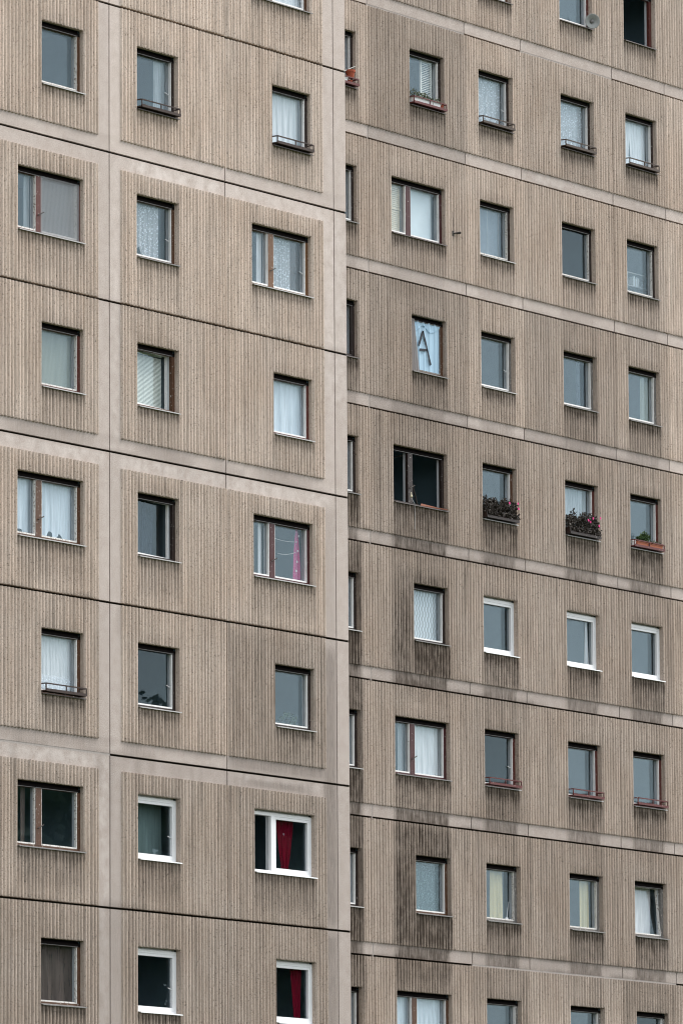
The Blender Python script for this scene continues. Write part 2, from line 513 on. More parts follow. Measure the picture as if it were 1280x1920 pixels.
        for dj, z in ((-1, c), (1, d)):
            nb = grid.get((i, j+dj), None)
            if nb == k: continue
            if nb is None: strip(xs, -hs, DEPTH, z, dj < 0, float(k == 2))
            elif nb == 0: strip(xs, -hs, REV, z, dj < 0, float(k == 2))
            elif k == 2: strip(xs, -hs, 0.0, z, dj < 0, 1.0)
        for di, x, h in ((-1, a, hs[0]), (1, b, hs[-1])):
            nb = grid.get((i+di, j), None)
            if nb is None: wall(x, -h, DEPTH, c, d, di > 0, float(k == 2))
            elif nb == 0: wall(x, -h, REV, c, d, di > 0, float(k == 2))
            elif nb == 1 and k == 2 and h > 0: wall(x, -h, 0.0, c, d, di > 0, 1.0)
    V = np.concatenate(V).astype(np.float32); Fq = np.concatenate(Fq).astype(np.int32); WEAR_SHADE = np.concatenate(WEAR_SHADE).astype(np.float32)
    me = bpy.data.meshes.new('wall_panel')
    me.vertices.add(len(V)); me.vertices.foreach_set('co', V.ravel())
    me.loops.add(Fq.size); me.loops.foreach_set('vertex_index', Fq.ravel())
    me.polygons.add(len(Fq)); me.polygons.foreach_set('loop_start', np.arange(len(Fq), dtype=np.int32)*4)
    me.update(calc_edges=True)
    at = me.color_attributes.new('wear_shade', 'FLOAT_COLOR', 'POINT')
    at.data.foreach_set('color', WEAR_SHADE.ravel())
    me.materials.append(M['concrete'])
    o = bpy.data.objects.new('wall_panel', me); COL.objects.link(o)
    child(o, bld)
    return o

# ------------------------------------------------------------------ windows
def ring(mb, x0, x1, y0, y1, z0, z1, wl, wr, wt, wb, mi=0):
    mb.box(x0, x0+wl, y0, y1, z0, z1, mi)
    mb.box(x1-wr, x1, y0, y1, z0, z1, mi)
    mb.box(x0+wl, x1-wr, y0, y1, z1-wt, z1, mi)
    mb.box(x0+wl, x1-wr, y0, y1, z0, z0+wb, mi)

def swing(o, pivot, axis, ang):
    """turn a finished child mesh about a hinge line"""
    Mx = Matrix.Translation(pivot) @ Matrix.Rotation(ang, 4, axis) @ Matrix.Translation(-Vector(pivot))
    o.data.transform(Mx)

def make_window(bld, base, xl, xr, zt, zb, w):
    style = w.get('style', 'wood')
    fcol = w.get('frame', 'brown'); scol = w.get('sash', 'white')
    dbl = w.get('double', False)
    pvc = style == 'pvc'
    y0 = base + .072
    mb = MB()
    if pvc:
        fcol = 'pvc'; scol = 'pvc'
        ring(mb, xl, xr, y0, y0+.066, zb, zt-.035, .06, .055, .06, .065)
        mb.box(xl, xr, y0+.056, y0+.064, zt-.0345, zt+.01)
    else:
        ring(mb, xl, xr, y0, y0+.066, zb, zt-.109, .085, .085, .001, .06)
        hb = MB(); hb.box(xl+.001, xr-.001, y0-.004, y0+.0055, zt-.108, zt-.050); hb.box(xl+.001, xr-.001, y0+.006, y0+.062, zt-.0815, zt-.050)
        hb.box(xl, xr, y0+.052, y0+.062, zt-.0495, zt+.01)
        ds = MB(); ds.box(xl+.01, xr-.086, y0-.013, y0-.0045, zt-.107, zt-.099)
    if dbl:
        mx0, mx1 = xl+.67, xl+.67+(.165 if not pvc else .12)
        mb.box(mx0, mx1, y0-.004, y0+.06, zb+.055, zt-.08)
        bays = [(xl+.085, mx0), (mx1, xr-.085 if not pvc else xr-.055)]
        if pvc: bays[0] = (xl+.06, mx0)
    else:
        bays = [(xl+.085, xr-.085)] if not pvc else [(xl+.06, xr-.055)]
    win = mb.build('window', fcol)
    child(win, bld)
    if not pvc: hb.build('head_board', 'head').parent = win; ds.build('drip_strip', 'sill_grey').parent = win
    zi0, zi1 = (zb+.06, zt-.0825) if not pvc else (zb+.065, zt-.095)
    opens = w.get('open', {})
    lin = MB()
    for bi, (a, b) in enumerate(bays):
        sw = .02 if not pvc else .05
        s = MB()
        ring(s, a+.002, b-.002, y0+.006, y0+.052, zi0+.002, zi1-.002, sw, sw, sw, sw+.008)
        if not opens.get(bi): ring(lin, a+.002, b-.002, y0+.0525, y0+.0665, zi0+.002, zi1-.002, sw, sw, sw, sw+.008)
        so = s.build('sash', scol)
        p = MB(); p.box(a+sw, b-sw, y0+.055, y0+.060, zi0+sw, zi1-sw)
        po = p.build('pane', 'glass')
        md = opens.get(bi)
        if md:
            kindo, ang = md
            for q in (so, po):
                if kindo == 'turn': swing(q, (a, y0+.06, zi0), 'Z', ang)
                elif kindo == 'turnr': swing(q, (b, y0+.06, zi0), 'Z', -ang)
                else: swing(q, (a, y0+.06, zi0), 'X', -ang)
        so.parent = win; po.parent = win
        # inner casement of the double window, 10 cm behind
        ya = y0+.067
        g = w.get('depth', .035)
        lin.face([(a, ya, zi0), (a, ya+g+.02, zi0), (a, ya+g+.02, zi1), (a, ya, zi1)])
        lin.face([(b, ya, zi0), (b, ya, zi1), (b, ya+g+.02, zi1), (b, ya+g+.02, zi0)])
        lin.face([(a, ya, zi0), (b, ya, zi0), (b, ya+g+.02, zi0), (a, ya+g+.02, zi0)])
        lin.face([(a, ya, zi1), (a, ya+g+.02, zi1), (b, ya+g+.02, zi1), (b, ya, zi1)])
        if not md and not w.get('single_glazed'):
            s = MB(); iw = .028
            ring(s, a, b, ya+g-.012, ya+g+.016, zi0, zi1, iw, iw, iw, iw)
            io = s.build('inner_sash', 'lining'); io.parent = win
            p = MB(); p.box(a+iw, b-iw, ya+g, ya+g+.004, zi0+iw, zi1-iw)
            p.build('inner_pane', 'glass').parent = win
        if w.get('handle', False) and bi == len(bays)-1:
            hm = MB(); zc = (zi0+zi1)/2-.12
            hm.bar((b-.05, ya+g-.03, zc), (b-.05, ya+g-.07, zc), .008)
            hm.bar((b-.05, ya+g-.07, zc), (b-.16, ya+g-.07, zc+.03), .008)
            hm.build('handle', 'steel').parent = win
    # blank jamb zone between lining and room
    lo = lin.build('window_lining', w.get('lining', 'lining')); lo.parent = win
    if dbl and w.get('latch', True) and not pvc:
        hm = MB(); hm.bar((mx0+.04, y0-.03, zb+.36), (mx1+.01, y0-.05, zb+.43), .010)
        hm.bar((mx0+.05, y0, zb+.36), (mx0+.05, y0-.03, zb+.36), .008)
        hm.build('latch', 'dark_metal').parent = win
    # room behind: five sides
    r = MB(); e = .25; yb0 = y0+.062; yb1 = base+2.4
    x0r, x1r, z0r, z1r = xl-e, xr+e+.5, zb-.5, zt+.2
    r.face([(x0r, yb1, z0r), (x1r, yb1, z0r), (x1r, yb1, z1r), (x0r, yb1, z1r)])
    r.face([(x0r, yb0, z0r), (x0r, yb1, z0r), (x0r, yb1, z1r), (x0r, yb0, z1r)])
    r.face([(x1r, yb0, z0r), (x1r, yb0, z1r), (x1r, yb1, z1r), (x1r, yb1, z0r)])
    r.face([(x0r, yb0, z0r), (x1r, yb0, z0r), (x1r, yb1, z0r), (x0r, yb1, z0r)])
    r.face([(x0r, yb0, z1r), (x0r, yb1, z1r), (x1r, yb1, z1r), (x1r, yb0, z1r)])
    # wall round the opening on the room side
    for (a, b, c, d) in ((x0r, xl, z0r, z1r), (xr, x1r, z0r, z1r), (xl, xr, z0r, zb), (xl, xr, zt, z1r)):
        r.face([(a, yb0, c), (a, yb0, d), (b, yb0, d), (b, yb0, c)])
    child(r.build('room', 'room'), bld)
    # sill
    sl = MB()
    a, b = xl+.004, xr-.008
    yf, yk = base-.085, y0+.004
    prof = [(yk, zb+.028), (yf, zb+.002), (yf-.002, zb-.017), (yf+.010, zb-.017), (yf+.012, zb-.008), (yk, zb+.010)]
    n = len(prof)
    L = [(a, y, z) for y, z in prof]; Rr = [(b, y, z) for y, z in prof]
    for i in range(n):
        j = (i+1) % n
        sl.face([L[i], L[j], Rr[j], Rr[i]])
    sl.face(L[::-1]); sl.face(Rr)
    child(sl.build('sill', w.get('sill', 'sill_white')), win)
    rail = w.get('rail')
    if rail:
        rb = MB(); ya_, yb_ = base-.138, base+.030; za, zb_ = zb+.040, zb+.170
        xa, xb = xl+.014, xr-.085
        t = .011
        for z in (za, zb_):
            rb.box(xa, xb, ya_-t, ya_+t, z-t, z+t)
            for x in (xa, xb): rb.box(x-t, x+t, ya_+t, yb_-t, z-t, z+t)
        for x in (xa, (xa+xb)/2+.0, xb): rb.box(x-t*.8, x+t*.8, ya_-t*.8, ya_+t*.8, za+t, zb_-t)
        for x in (xa, xb): rb.box(x-t*.8, x+t*.8, yb_-t, yb_+t, za+t, zb_-t)
        rb.box(xa+t, xb-t, ya_+t, yb_, za-.010, za-.002)
        rb.box(xa-t*.7, xb+t*.7, ya_-t-.006, ya_-t-.0005, za-.012, za+.038)
        for f in (.25, .5, .75): rb.box(xa+t, xb-t, ya_+(yb_-ya_)*f-.008, ya_+(yb_-ya_)*f+.008, za, za+.008)
        child(rb.build('planter_rail', rail), win)
    return win

# ------------------------------------------------------------------ things in and on the windows
TAN = math.tan(YAW)

def curtain(label, base, xl, xr, zb, zt, mat, u0=0.0, u1=1.0, v0=0.0, v1=1.0, y=.222, folds=9, amp=.016, hem=None, gather=None, seed=0, name='curtain', cat='curtain', group=None, nz=22, slant=0.0):
    rs = random.Random(seed*31+5)
    x0, x1 = xl+(xr-xl)*u0, xl+(xr-xl)*u1
    z0, z1 = zb+(zt-zb)*v0, zb+(zt-zb)*v1
    nx = max(28, int(folds*8*(u1-u0))+24)
    ph = [rs.uniform(0, 6.28) for _ in range(4)]
    mb = MB(); uv = []
    for j in range(nz+1):
        t = j/nz
        for i in range(nx+1):
            s = i/nx
            k = folds*(u1-u0)*6.283
            w = math.sin(s*k+ph[0]+.5*math.sin(s*7+ph[1]))+.4*math.sin(s*k*1.9+ph[2]) + .3*math.sin(s*3.1+t*2.5+ph[3])
            c = .5; f = 1.0
            if gather: c, f = gather(t)
            xx = x0+(x1-x0)*(c+(s-.5)*f if gather else s) + slant*(1-t)
            zl = z0 + (hem(s) if hem else 0.0)
            zz = zl+(z1-zl)*t
            mb.vert((xx, base+y+amp*w*(.6+.4*(1-t)), zz)); uv.append((s*(x1-x0)/1.0, t*(z1-z0)))
    for j in range(nz):
        for i in range(nx):
            a = j*(nx+1)+i
            mb.f.append((a, a+1, a+nx+2, a+nx+1)); mb.m.append(0)
    mb.uv = uv
    o = mb.build(name, mat, smooth=True)
    tag(o, label, cat, group)
    return o

def scallop(n, d, ph=0.0): return lambda s: d*abs(math.sin(s*n*math.pi+ph)) 

def venetian(label, base, xl, xr, zb, zt, mat, y=.224, pitch=.030, u0=0, u1=1, tilt=.6, group=None):
    root = empty('venetian_blind', ((xl+xr)/2, base+y, zb))
    x0, x1 = xl+(xr-xl)*u0, xl+(xr-xl)*u1
    mb = MB(); n = int((zt-zb)/pitch)
    for i in range(n):
        z = zb+i*pitch; dy, dz = .012*math.cos(tilt), .012*math.sin(tilt)
        mb.box(x0, x1, base+y-.0008, base+y+.0008, z, z+.001)
        k = len(mb.v)-8
        pts = [(x0, base+y-dy, z-dz), (x1, base+y-dy, z-dz), (x1, base+y+dy, z+dz), (x0, base+y+dy, z+dz)]
        for q in range(4): mb.v[k+q] = pts[q]; mb.v[k+4+q] = (pts[q][0], pts[q][1], pts[q][2]+.0015)
    so = mb.build('slats', mat); so['kind'] = 'stuff'; child(so, root)
    hb = MB(); hb.box(x0, x1, base+y-.015, base+y+.015, zt-.005, zt+.03)
    child(hb.build('head_rail', mat), root)
    cb = MB()
    for u in (.18, .5, .82): cb.bar((x0+(x1-x0)*u, base+y-.016, zb), (x0+(x1-x0)*u, base+y-.016, zt), .003, 0, 4)
    child(cb.build('ladder_cord', 'white_plastic'), root)
    tag(root, label, 'blind', group)
    return root

def leaf_cloud(mb, c, rx, ry, rz, n, size, rs, mi=0, upright=.3):
    for _ in range(n):
        while True:
            p = Vector((rs.uniform(-1, 1), rs.uniform(-1, 1), rs.uniform(-1, 1)))
            if p.length <= 1: break
        q = Vector((c[0]+p.x*rx, c[1]+p.y*ry, c[2]+p.z*rz))
        d = Vector((rs.gauss(0, 1), rs.gauss(0, 1), rs.gauss(0, 1)+upright)).normalized()
        t = d.cross(Vector((rs.gauss(0, 1), rs.gauss(0, 1), rs.gauss(0, 1)))).normalized()
        s = size*rs.uniform(.6, 1.3)
        mb.face([q, q+d*s*.5+t*s*.3, q+d*s, q+d*s*.5-t*s*.3], mi)

def planter(name, label, base, xa, xb, zb, mat, depth=.125, height=.11, yf=-.122, foliage=None, leafmat='leaf', flowers=0, seed=1, group=None, cat='planter', soil=True, fol_rng=(0, 1), fol_h=.09, nleaf=260, leaf=.045):
    rs = random.Random(seed)
    root = empty(name, ((xa+xb)/2, base+yf+depth/2, zb))
    y0, y1 = base+yf, base+yf+depth
    mb = MB(); t = .008; tp = .012
    # tapered trough with an open top and a rim
    def q(x, y, z): return (x, y, z)
    bx = [(xa+tp, y0+tp, zb), (xb-tp, y0+tp, zb), (xb-tp, y1-tp, zb), (xa+tp, y1-tp, zb)]
    tx = [(xa, y0, zb+height), (xb, y0, zb+height), (xb, y1, zb+height), (xa, y1, zb+height)]
    ix = [(xa+t, y0+t, zb+height), (xb-t, y0+t, zb+height), (xb-t, y1-t, zb+height), (xa+t, y1-t, zb+height)]
    dx = [(xa+t+tp, y0+t+tp, zb+.02), (xb-t-tp, y0+t+tp, zb+.02), (xb-t-tp, y1-t-tp, zb+.02), (xa+t+tp, y1-t-tp, zb+.02)]
    mb.face(bx[::-1])
    for i in range(4):
        j = (i+1) % 4
        mb.face([bx[i], bx[j], tx[j], tx[i]]); mb.face([tx[i], tx[j], ix[j], ix[i]]); mb.face([ix[i], ix[j], dx[j], dx[i]])
    mb.box(xa-.005, xb+.005, y0-.008, y0-.0005, zb+height-.02, zb+height+.002)
    child(mb.build('trough', mat), root)
    s = MB(); s.face([(xa+.015, y0+.015, zb+height-.025), (xb-.015, y0+.015, zb+height-.025), (xb-.015, y1-.015, zb+height-.025), (xa+.015, y1-.015, zb+height-.025)])
    child(s.build('soil', 'soil'), root)
    if foliage:
        f = MB()
        fx0 = xa+(xb-xa)*fol_rng[0]; fx1 = xa+(xb-xa)*fol_rng[1]
        n = max(2, int((fx1-fx0)/.10))
        for i in range(n):
            cx = fx0+(fx1-fx0)*(i+.5)/n
            hh = fol_h*rs.uniform(.55, 1.15)
            leaf_cloud(f, (cx, (y0+y1)/2+rs.uniform(-.03, .03), zb+height+hh*.55), .085, .075, hh*.7, nleaf//n, leaf, rs, 0, .6)
            if nleaf > 1000: leaf_cloud(f, (cx, y0-.01, zb+height*.85), .07, .035, .06*rs.uniform(.4, 1.3), nleaf//(4*n), leaf, rs, 0, -.4)
            for _ in range(3):
                f.bar((cx+rs.uniform(-.03, .03), (y0+y1)/2, zb+height-.03), (cx+rs.uniform(-.06, .06), (y0+y1)/2+rs.uniform(-.05, .05), zb+height+hh*1.2), .004, 0, 4)
        fo = f.build('foliage', leafmat); fo['kind'] = 'stuff'; child(fo, root)
    for k in range(flowers):
        fm = MB()
        u = [.62, .70, .93, .88, .55, .97][k % 6] if seed % 2 else [.97, .64, .93, .5, .8, .7][k % 6]
        c = Vector((xa+(xb-xa)*u, y0-.055+rs.uniform(-.02, .02), zb+height+fol_h*[.6, .9, 1.0, .4, .7, .5][k % 6]))
        for i in range(6):
            a = i*math.pi/3
            d = Vector((math.cos(a), -.4, math.sin(a)))*.030
            e = Vector((-math.sin(a), 0, math.cos(a)))*.016
            fm.face([c, c+d*.6+e, c+d, c+d*.6-e])
        fm.lathe(c, [(.004, -.01), (.02, .0), (.012, .012), (.0, .014)], 8, 0, (0, -1, 0))
        child(fm.build('flower', 'pink'), root)
    tag(root, label, cat, group)
    return root

def flower_pot(label, base, x, y, z, r, h, mat='terracotta', tilt=None):
    root = empty('flower_pot', (x, y, z))
    mb = MB()
    mb.lathe((x, y, z), [(0, 0), (r*.68, 0), (r*.9, h*.72), (r, h*.72), (r*1.03, h), (r*.93, h), (r*.88, h*.8), (0, h*.8)], 20)
    child(mb.build('pot_body', mat, smooth=False), root)
    s = MB(); s.lathe((x, y, z), [(0, h*.82), (r*.88, h*.82)], 20)
    child(s.build('soil', 'soil'), root)
    tag(root, label, 'pot')
    return root

# ------------------------------------------------------------------ the setting
gm = MB(); gm.face([(-1500, -1500, GROUND), (1500, -1500, GROUND), (1500, 1500, GROUND), (-1500, 1500, GROUND)])
go = gm.build('ground', 'grass'); go['kind'] = 'structure'

near = empty('apartment_block', (-7.0, 5.0, GROUND))
tag(near, 'nearer beige ribbed concrete apartment block with wide smooth corner strip, left half of picture', 'building')
far = empty('apartment_block', (13.0, 9.0, GROUND))
tag(far, 'farther beige ribbed concrete apartment block set back behind the corner, right half of picture', 'building')

ROWS_N = range(-2, 8)
ROWS_F = range(-2, 9)
XR_N = {0: -11.55, 1: -7.950, 2: -5.060, 3: -0.768}
PAN_N = {0: (-14.355, -10.755), 1: (-10.755, A_), 2: (A_, B_), 3: (B_, C_)}
XR_F = {'S': 5.565, 'P': 8.745, 'Q': 11.300, 'T': 14.455, 'U': 16.985, 'V': 20.13}
PAN_F = {'S': (E_-2.13, E_), 'P': (E_, F_), 'Q': (F_, G_), 'T': (G_, H_), 'U': (H_, I_), 'V': (I_, I_+3.57)}
W1, W2 = 1.285, 1.975

def is_double(b, r, c):
    if b == 'N': return r % 2 != 0 and c != 2
    return r % 2 != 0 and c in ('P',)

def opening(b, r, c):
    xr = XR_N[c] if b == 'N' else XR_F[c]
    xl = xr-(W2 if is_double(b, r, c) else W1)
    z = -H*r if b == 'N' else H-H*r
    return xl, xr, z-OT, z-OB

# window finishes: only what differs from a brown wooden window with pale sill
SPEC = {
 ('N', -1, 3): dict(sill='sill_grey'),
 ('N', 0, 1): dict(sash='worn'), ('N', 0, 2): dict(frame='dark', rail='rust', sill='sill_dark', handle=True), ('N', 0, 3): dict(frame='dark', rail='rust', sill='sill_dark'),
 ('N', 1, 1): dict(frame='redbrown', sash='worn'), ('N', 1, 2): dict(frame='brown', sill='sill_grey', handle=True), ('N', 1, 3): dict(frame='ochre', handle=True),
 ('N', 2, 1): dict(frame='redbrown', sash='worn'), ('N', 2, 2): dict(frame='brown', open={0: ('turn', .10)}), ('N', 2, 3): dict(frame='redbrown'),
 ('N', 3, 1): dict(frame='brown', sash='worn'), ('N', 3, 2): dict(frame='dark', open={0: ('turn', .08)}), ('N', 3, 3): dict(frame='maroon'),
 ('N', 4, 1): dict(frame='brown', rail='rust', sill='sill_dark'), ('N', 4, 2): dict(single_glazed=True, frame='dark', handle=True), ('N', 4, 3): dict(frame='dark'),
 ('N', 5, 1): dict(single_glazed=True, frame='brown', sash='worn', sill='sill_grey'), ('N', 5, 2): dict(style='pvc', handle=True, sill='pvc', single_glazed=True), ('N', 5, 3): dict(style='pvc', sill='pvc', single_glazed=True, open={0: ('turn', 1.35)}),
 ('N', 6, 1): dict(single_glazed=True, frame='brown', sash='worn', sill='sill_grey'), ('N', 6, 2): dict(style='pvc', handle=True, sill='pvc', single_glazed=True), ('N', 6, 3): dict(style='pvc', sill='pvc', single_glazed=True),
 ('F', -1, 'Q'): dict(sill='sill_dark'), ('F', -1, 'T'): dict(frame='redbrown', sill='sill_dark'), ('F', -1, 'U'): dict(frame='redbrown', sill='sill_dark', open={0: ('turn', 1.2)}),
 ('F', 0, 'S'): dict(frame='dark', rail='rail_red', sill='sill_dark'), ('F', 0, 'P'): dict(frame='dark', rail='rail_red', sill='sill_dark'),
 ('F', 0, 'Q'): dict(frame='dark', rail='rail_brown', sill='sill_dark', handle=True), ('F', 0, 'T'): dict(frame='dark', rail='rail_brown', sill='sill_dark'), ('F', 0, 'U'): dict(frame='dark', rail='rail_brown', sill='sill_dark'),
 ('F', 1, 'S'): dict(frame='dark', sill='sill_grey'), ('F', 1, 'P'): dict(frame='maroon', sill='sill_dark', latch=False), ('F', 1, 'Q'): dict(frame='dark', sash='worn'), ('F', 1, 'T'): dict(single_glazed=True, frame='dark', sash='worn', sill='sill_grey'), ('F', 1, 'U'): dict(frame='dark', sash='worn', sill='sill_grey'),
 ('F', 2, 'S'): dict(frame='dark', sill='sill_dark', sash='dark'), ('F', 2, 'P'): dict(frame='brown', sash='grey', sill='sill_grey'), ('F', 2, 'Q'): dict(frame='grey', handle=True), ('F', 2, 'T'): dict(frame='grey', sill='sill_grey'), ('F', 2, 'U'): dict(frame='grey', sill='sill_grey'),
 ('F', 3, 'S'): dict(frame='dark', sill='sill_grey'), ('F', 3, 'P'): dict(frame='dark', sash='grey', sill='sill_dark', open={0: ('turn', 1.3), 1: ('turn', 1.25)}), ('F', 3, 'Q'): dict(frame='brown', rail='dark', handle=True), ('F', 3, 'T'): dict(frame='redbrown', rail='dark'), ('F', 3, 'U'): dict(frame='redbrown', rail='rail_red'),
 ('F', 4, 'S'): dict(frame='dark'), ('F', 4, 'P'): dict(frame='dark', sill='sill_grey'), ('F', 4, 'Q'): dict(style='pvc', sill='pvc'), ('F', 4, 'T'): dict(style='pvc', sill='pvc'), ('F', 4, 'U'): dict(style='pvc', sill='pvc'),
 ('F', 5, 'S'): dict(frame='dark'), ('F', 5, 'P'): dict(frame='maroon', sill='sill_grey'), ('F', 5, 'Q'): dict(single_glazed=True, frame='redbrown', rail='rail_red', handle=True), ('F', 5, 'T'): dict(frame='redbrown', rail='rail_red'), ('F', 5, 'U'): dict(frame='redbrown', rail='rail_red'),
 ('F', 6, 'S'): dict(frame='dark'), ('F', 6, 'P'): dict(frame='brown', sill='sill_grey'), ('F', 6, 'Q'): dict(frame='grey', sash='worn', sill='sill_grey'), ('F', 6, 'T'): dict(frame='grey', sash='worn', sill='sill_grey'), ('F', 6, 'U'): dict(frame='grey', sash='worn', sill='sill_grey', open={0: ('tilt', .10)}),
 ('F', 7, 'S'): dict(frame='dark'), ('F', 7, 'P'): dict(frame='brown'), ('F', 7, 'Q'): dict(frame='grey'), ('F', 7, 'T'): dict(frame='grey'), ('F', 7, 'U'): dict(single_glazed=True, frame='grey'),
}

# --- soot stains, painted sill shade and chalky patches
SN, SF = StainShade(), StainShade()
rsn = random.Random(3)
for r in ROWS_N:
    for c in (0, 1, 2, 3):
        xl, xr, zt, zb = opening('N', r, c)
        k = .10+.05*max(0, r)
        SN.add(xl, xr+.03, zb-.20, zb, min(.8, .42+.5*k), .03, .03, .12)  # staining below the sill, made darker to paint the sill's shadow
        SN.add(xl, xr+.02, zb-.70, zb-.1, min(.4, k), .05, .1, .25)
        SN.add(xl-.05, xr+.05, zt, zt+.16, .16, .08, .10, .03)
SN.add(-.42, -.02, -16.8, -11.4, .46, .05, .2, .3)       # sooty right margin of the right-hand panels
SN.add(-.42, -.02, -19.6, -16.9, .40, .05, .05, .3)
SN.add(-.40, -.02, -11.2, -8.7, .20, .05, .2, .2)
SN.add(-3.5, -.4, -13.98, -13.73, .34, .3, .05, .05)
SN.add(-2.6, -.8, -8.4, -8.13, .20, .2, .05, .05)
SN.add(-10.2, -7.6, -8.4, -8.13, .26, .4, .05, .05)
SN.add(-6.3, -4.6, -8.4, -8.13, .22, .3, .05, .05)
SN.add(-3.0, -1.0, -14.25, -14.10, .42, .4, .03, .06)
SN.add(-10.7, -7.5, -13.98, -13.73, .20, .3, .05, .05)
SN.add(-10.9, -3.5, -19.6, -16.9, .16, .3, .2, .3)
SN.add(-3.5, -.4, -19.6, -14.3, .12, .2, .2, .3)
SN.add(-3.5, -.4, -13.9, -11.3, .27, .1, .2, .3)
SN.patch(-6.5, -3.6, -3.09, -2.83, 1.0); SN.patch(-3.5, -.2, -3.09, -2.83, .5); SN.patch(-10.7, -7.3, -14.29, -14.03, 1.0)
SN.patch(-10.7, -7.3, -8.69, -8.43, .6); SN.patch(-6.8, -.2, -8.69, -8.43, .7); SN.patch(-3.4, -.6, -14.2, -14.03, .7)
SN.patch(-7.5, -7.2, -19.5, -14.0, .7); SN.patch(-.35, .4, -6.6, -2.9, .5); SN.patch(-7.1, -6.85, -8.3, -2.9, .4)
for c in ('S', 'P', 'Q', 'T', 'U', 'V'):
    for r in ROWS_F:
        xl, xr, zt, zb = opening('F', r, c)
        j = H-H*(r+1)
        if c == 'P': xl = xr-W2
        lvl = {-2: .1, -1: .14, 0: .20, 1: .24, 2: .36, 3: .56, 4: .62, 5: .58, 6: .58, 7: .5, 8: .4}[r]
        if c == 'S': lvl = min(.85, lvl*1.25+.08)
        if c == 'P' and r in (4, 6): lvl = .85
        if c == 'P' and r == 5: lvl = .45
        if c in ('Q', 'T', 'U') and r >= 4: lvl *= .85
        xla, xra = opening('F', r, c)[:2]
        SF.add(xla, xra+.03, zb-.25, zb, min(.95, .52+lvl*.6), .025, .03, .14)  # grime below the far sills with their shadow painted in
        SF.add(xla, xra+.03, j+.27, zb, lvl, .04, .05, .06)
        SF.add(xla-.05, xra+.05, zt, zt+.15, .12+lvl*.35, .08, .10, .03)
        if r >= 1:
            SF.add((xl if r >= 3 or c == 'P' else xla), xr-.02, j, j+.27, {1: .18, 2: .30}.get(r, .78 if c == 'P' else .60)*(1 if c != 'S' else 1.1), .035, .02, .02)
for r, s in ((4, .55), (6, .72), (7, .35)):
    z = H-H*r
    SF.add(6.72, 8.76, z-2.53, z-.35 if r == 4 else z-.02, s*.80, .15, .25, .05)
    SF.add(6.72, 7.35, z-2.53, z-.8, s*.9, .16, .35, .05)
SF.add(6.75, 8.7, H-H*7-.6, H-H*7, .45, .06, .05, .2)
SF.add(3.5, 5.65, -17.5, -8.4, .62, .08, .4, .4)
SF.add(E_, 17.4, -17.5, -5.6, .13, .3, .8, .3)
SF.add(6.6, 17.0, -5.62, -5.55, .3, .3, .03, .03); SF.add(6.6, 17.0, -8.42, -8.35, .35, .3, .03, .03); SF.add(6.6, 12.0, -11.22, -11.1, .4, .3, .03, .03)
SF.patch(G_+.6, H_-1.2, .03, .27, .8)
for r in range(2, 9):
    for c in ('S', 'P', 'Q', 'T', 'U'):
        xa, xb, zt, zb = opening('F', r, c); z = H-H*r
        if c == 'P': xa = xb-W2
        SF.add(xa-.05, xb+.02, z-.40, z, (.30 if c in 'PS' else .18)*min(1, .4+.15*r), .08, .02, .25)
rq = random.Random(21)
for k in range(130):                                    # broken grime along the joints
    r = rq.randint(0, 8); x = rq.uniform(3.9, 17.4); w = rq.uniform(.2, 1.3); z = H-H*r
    SF.add(x, x+w, z-.02, z+rq.uniform(.03, .12), rq.uniform(.08, .36)*min(1, .3+.1*r), .12, .05, .02)
    SF.add(x, x+w*.8, z+.25, z+.31, rq.uniform(.10, .36)*min(1, .3+.1*r), .1, .05, .04)
for k in range(90):
    r = rq.randint(0, 7); x = rq.uniform(-10.8, -.2); w = rq.uniform(.2, 1.4); z = -H*r
    SN.add(x, x+w, z-.02, z+rq.uniform(.03, .14), rq.uniform(.10, .36)*min(1, .4+.1*r), .12, .05, .02)
    if r % 2: SN.add(x, x+w*.8, z+.18, z+.29, rq.uniform(.12, .34)*min(1, .4+.1*r), .1, .05, .05)
for k in range(150):
    x = rq.uniform(3.9, 17.6); z = rq.choice([H-H*r for r in range(1, 9)]); ln = rq.uniform(.4, 2.2); w = rq.uniform(.05, .22)
    amt = rq.uniform(.10, .34)*min(1.0, max(.25, (1.5-z)/12.0))*(1.5 if x < 9 else 1.0)
    SF.add(x, x+w, z-ln, z-.03, amt, .05, .03, ln*.35)
for k in range(110):
    x = rq.uniform(-10.8, -.4); z = rq.choice([-H*r for r in range(0, 8)]); ln = rq.uniform(.4, 2.3); w = rq.uniform(.05, .25)
    SN.add(x, x+w, z-ln, z-.03, rq.uniform(.06, .22)*min(1.0, max(.3, -z/14.0)), .05, .03, ln*.35)

TONE_F = {(0, 'P'): .84, (0, 'S'): 1.03, (0, 'Q'): 1.02, (0, 'T'): .95, (0, 'U'): .96, (0, 'V'): 1.08, (1, 'P'): .97, (1, 'Q'): 1.04, (1, 'T'): 1.0, (1, 'U'): .98, (1, 'V'): 1.10,
          (2, 'P'): .86, (2, 'S'): .97, (2, 'Q'): 1.05, (2, 'T'): .88, (2, 'U'): .95, (2, 'V'): 1.10, (3, 'P'): .93, (3, 'Q'): .95, (3, 'T'): .98, (3, 'U'): .97, (4, 'S'): 1.0, (4, 'P'): .98, (4, 'V'): 1.08,
          (5, 'P'): 1.04, (5, 'Q'): .94, (5, 'T'): 1.03, (7, 'T'): 1.04, (7, 'Q'): .98, (7, 'U'): .92, (-1, 'T'): .97, (-1, 'U'): .95}

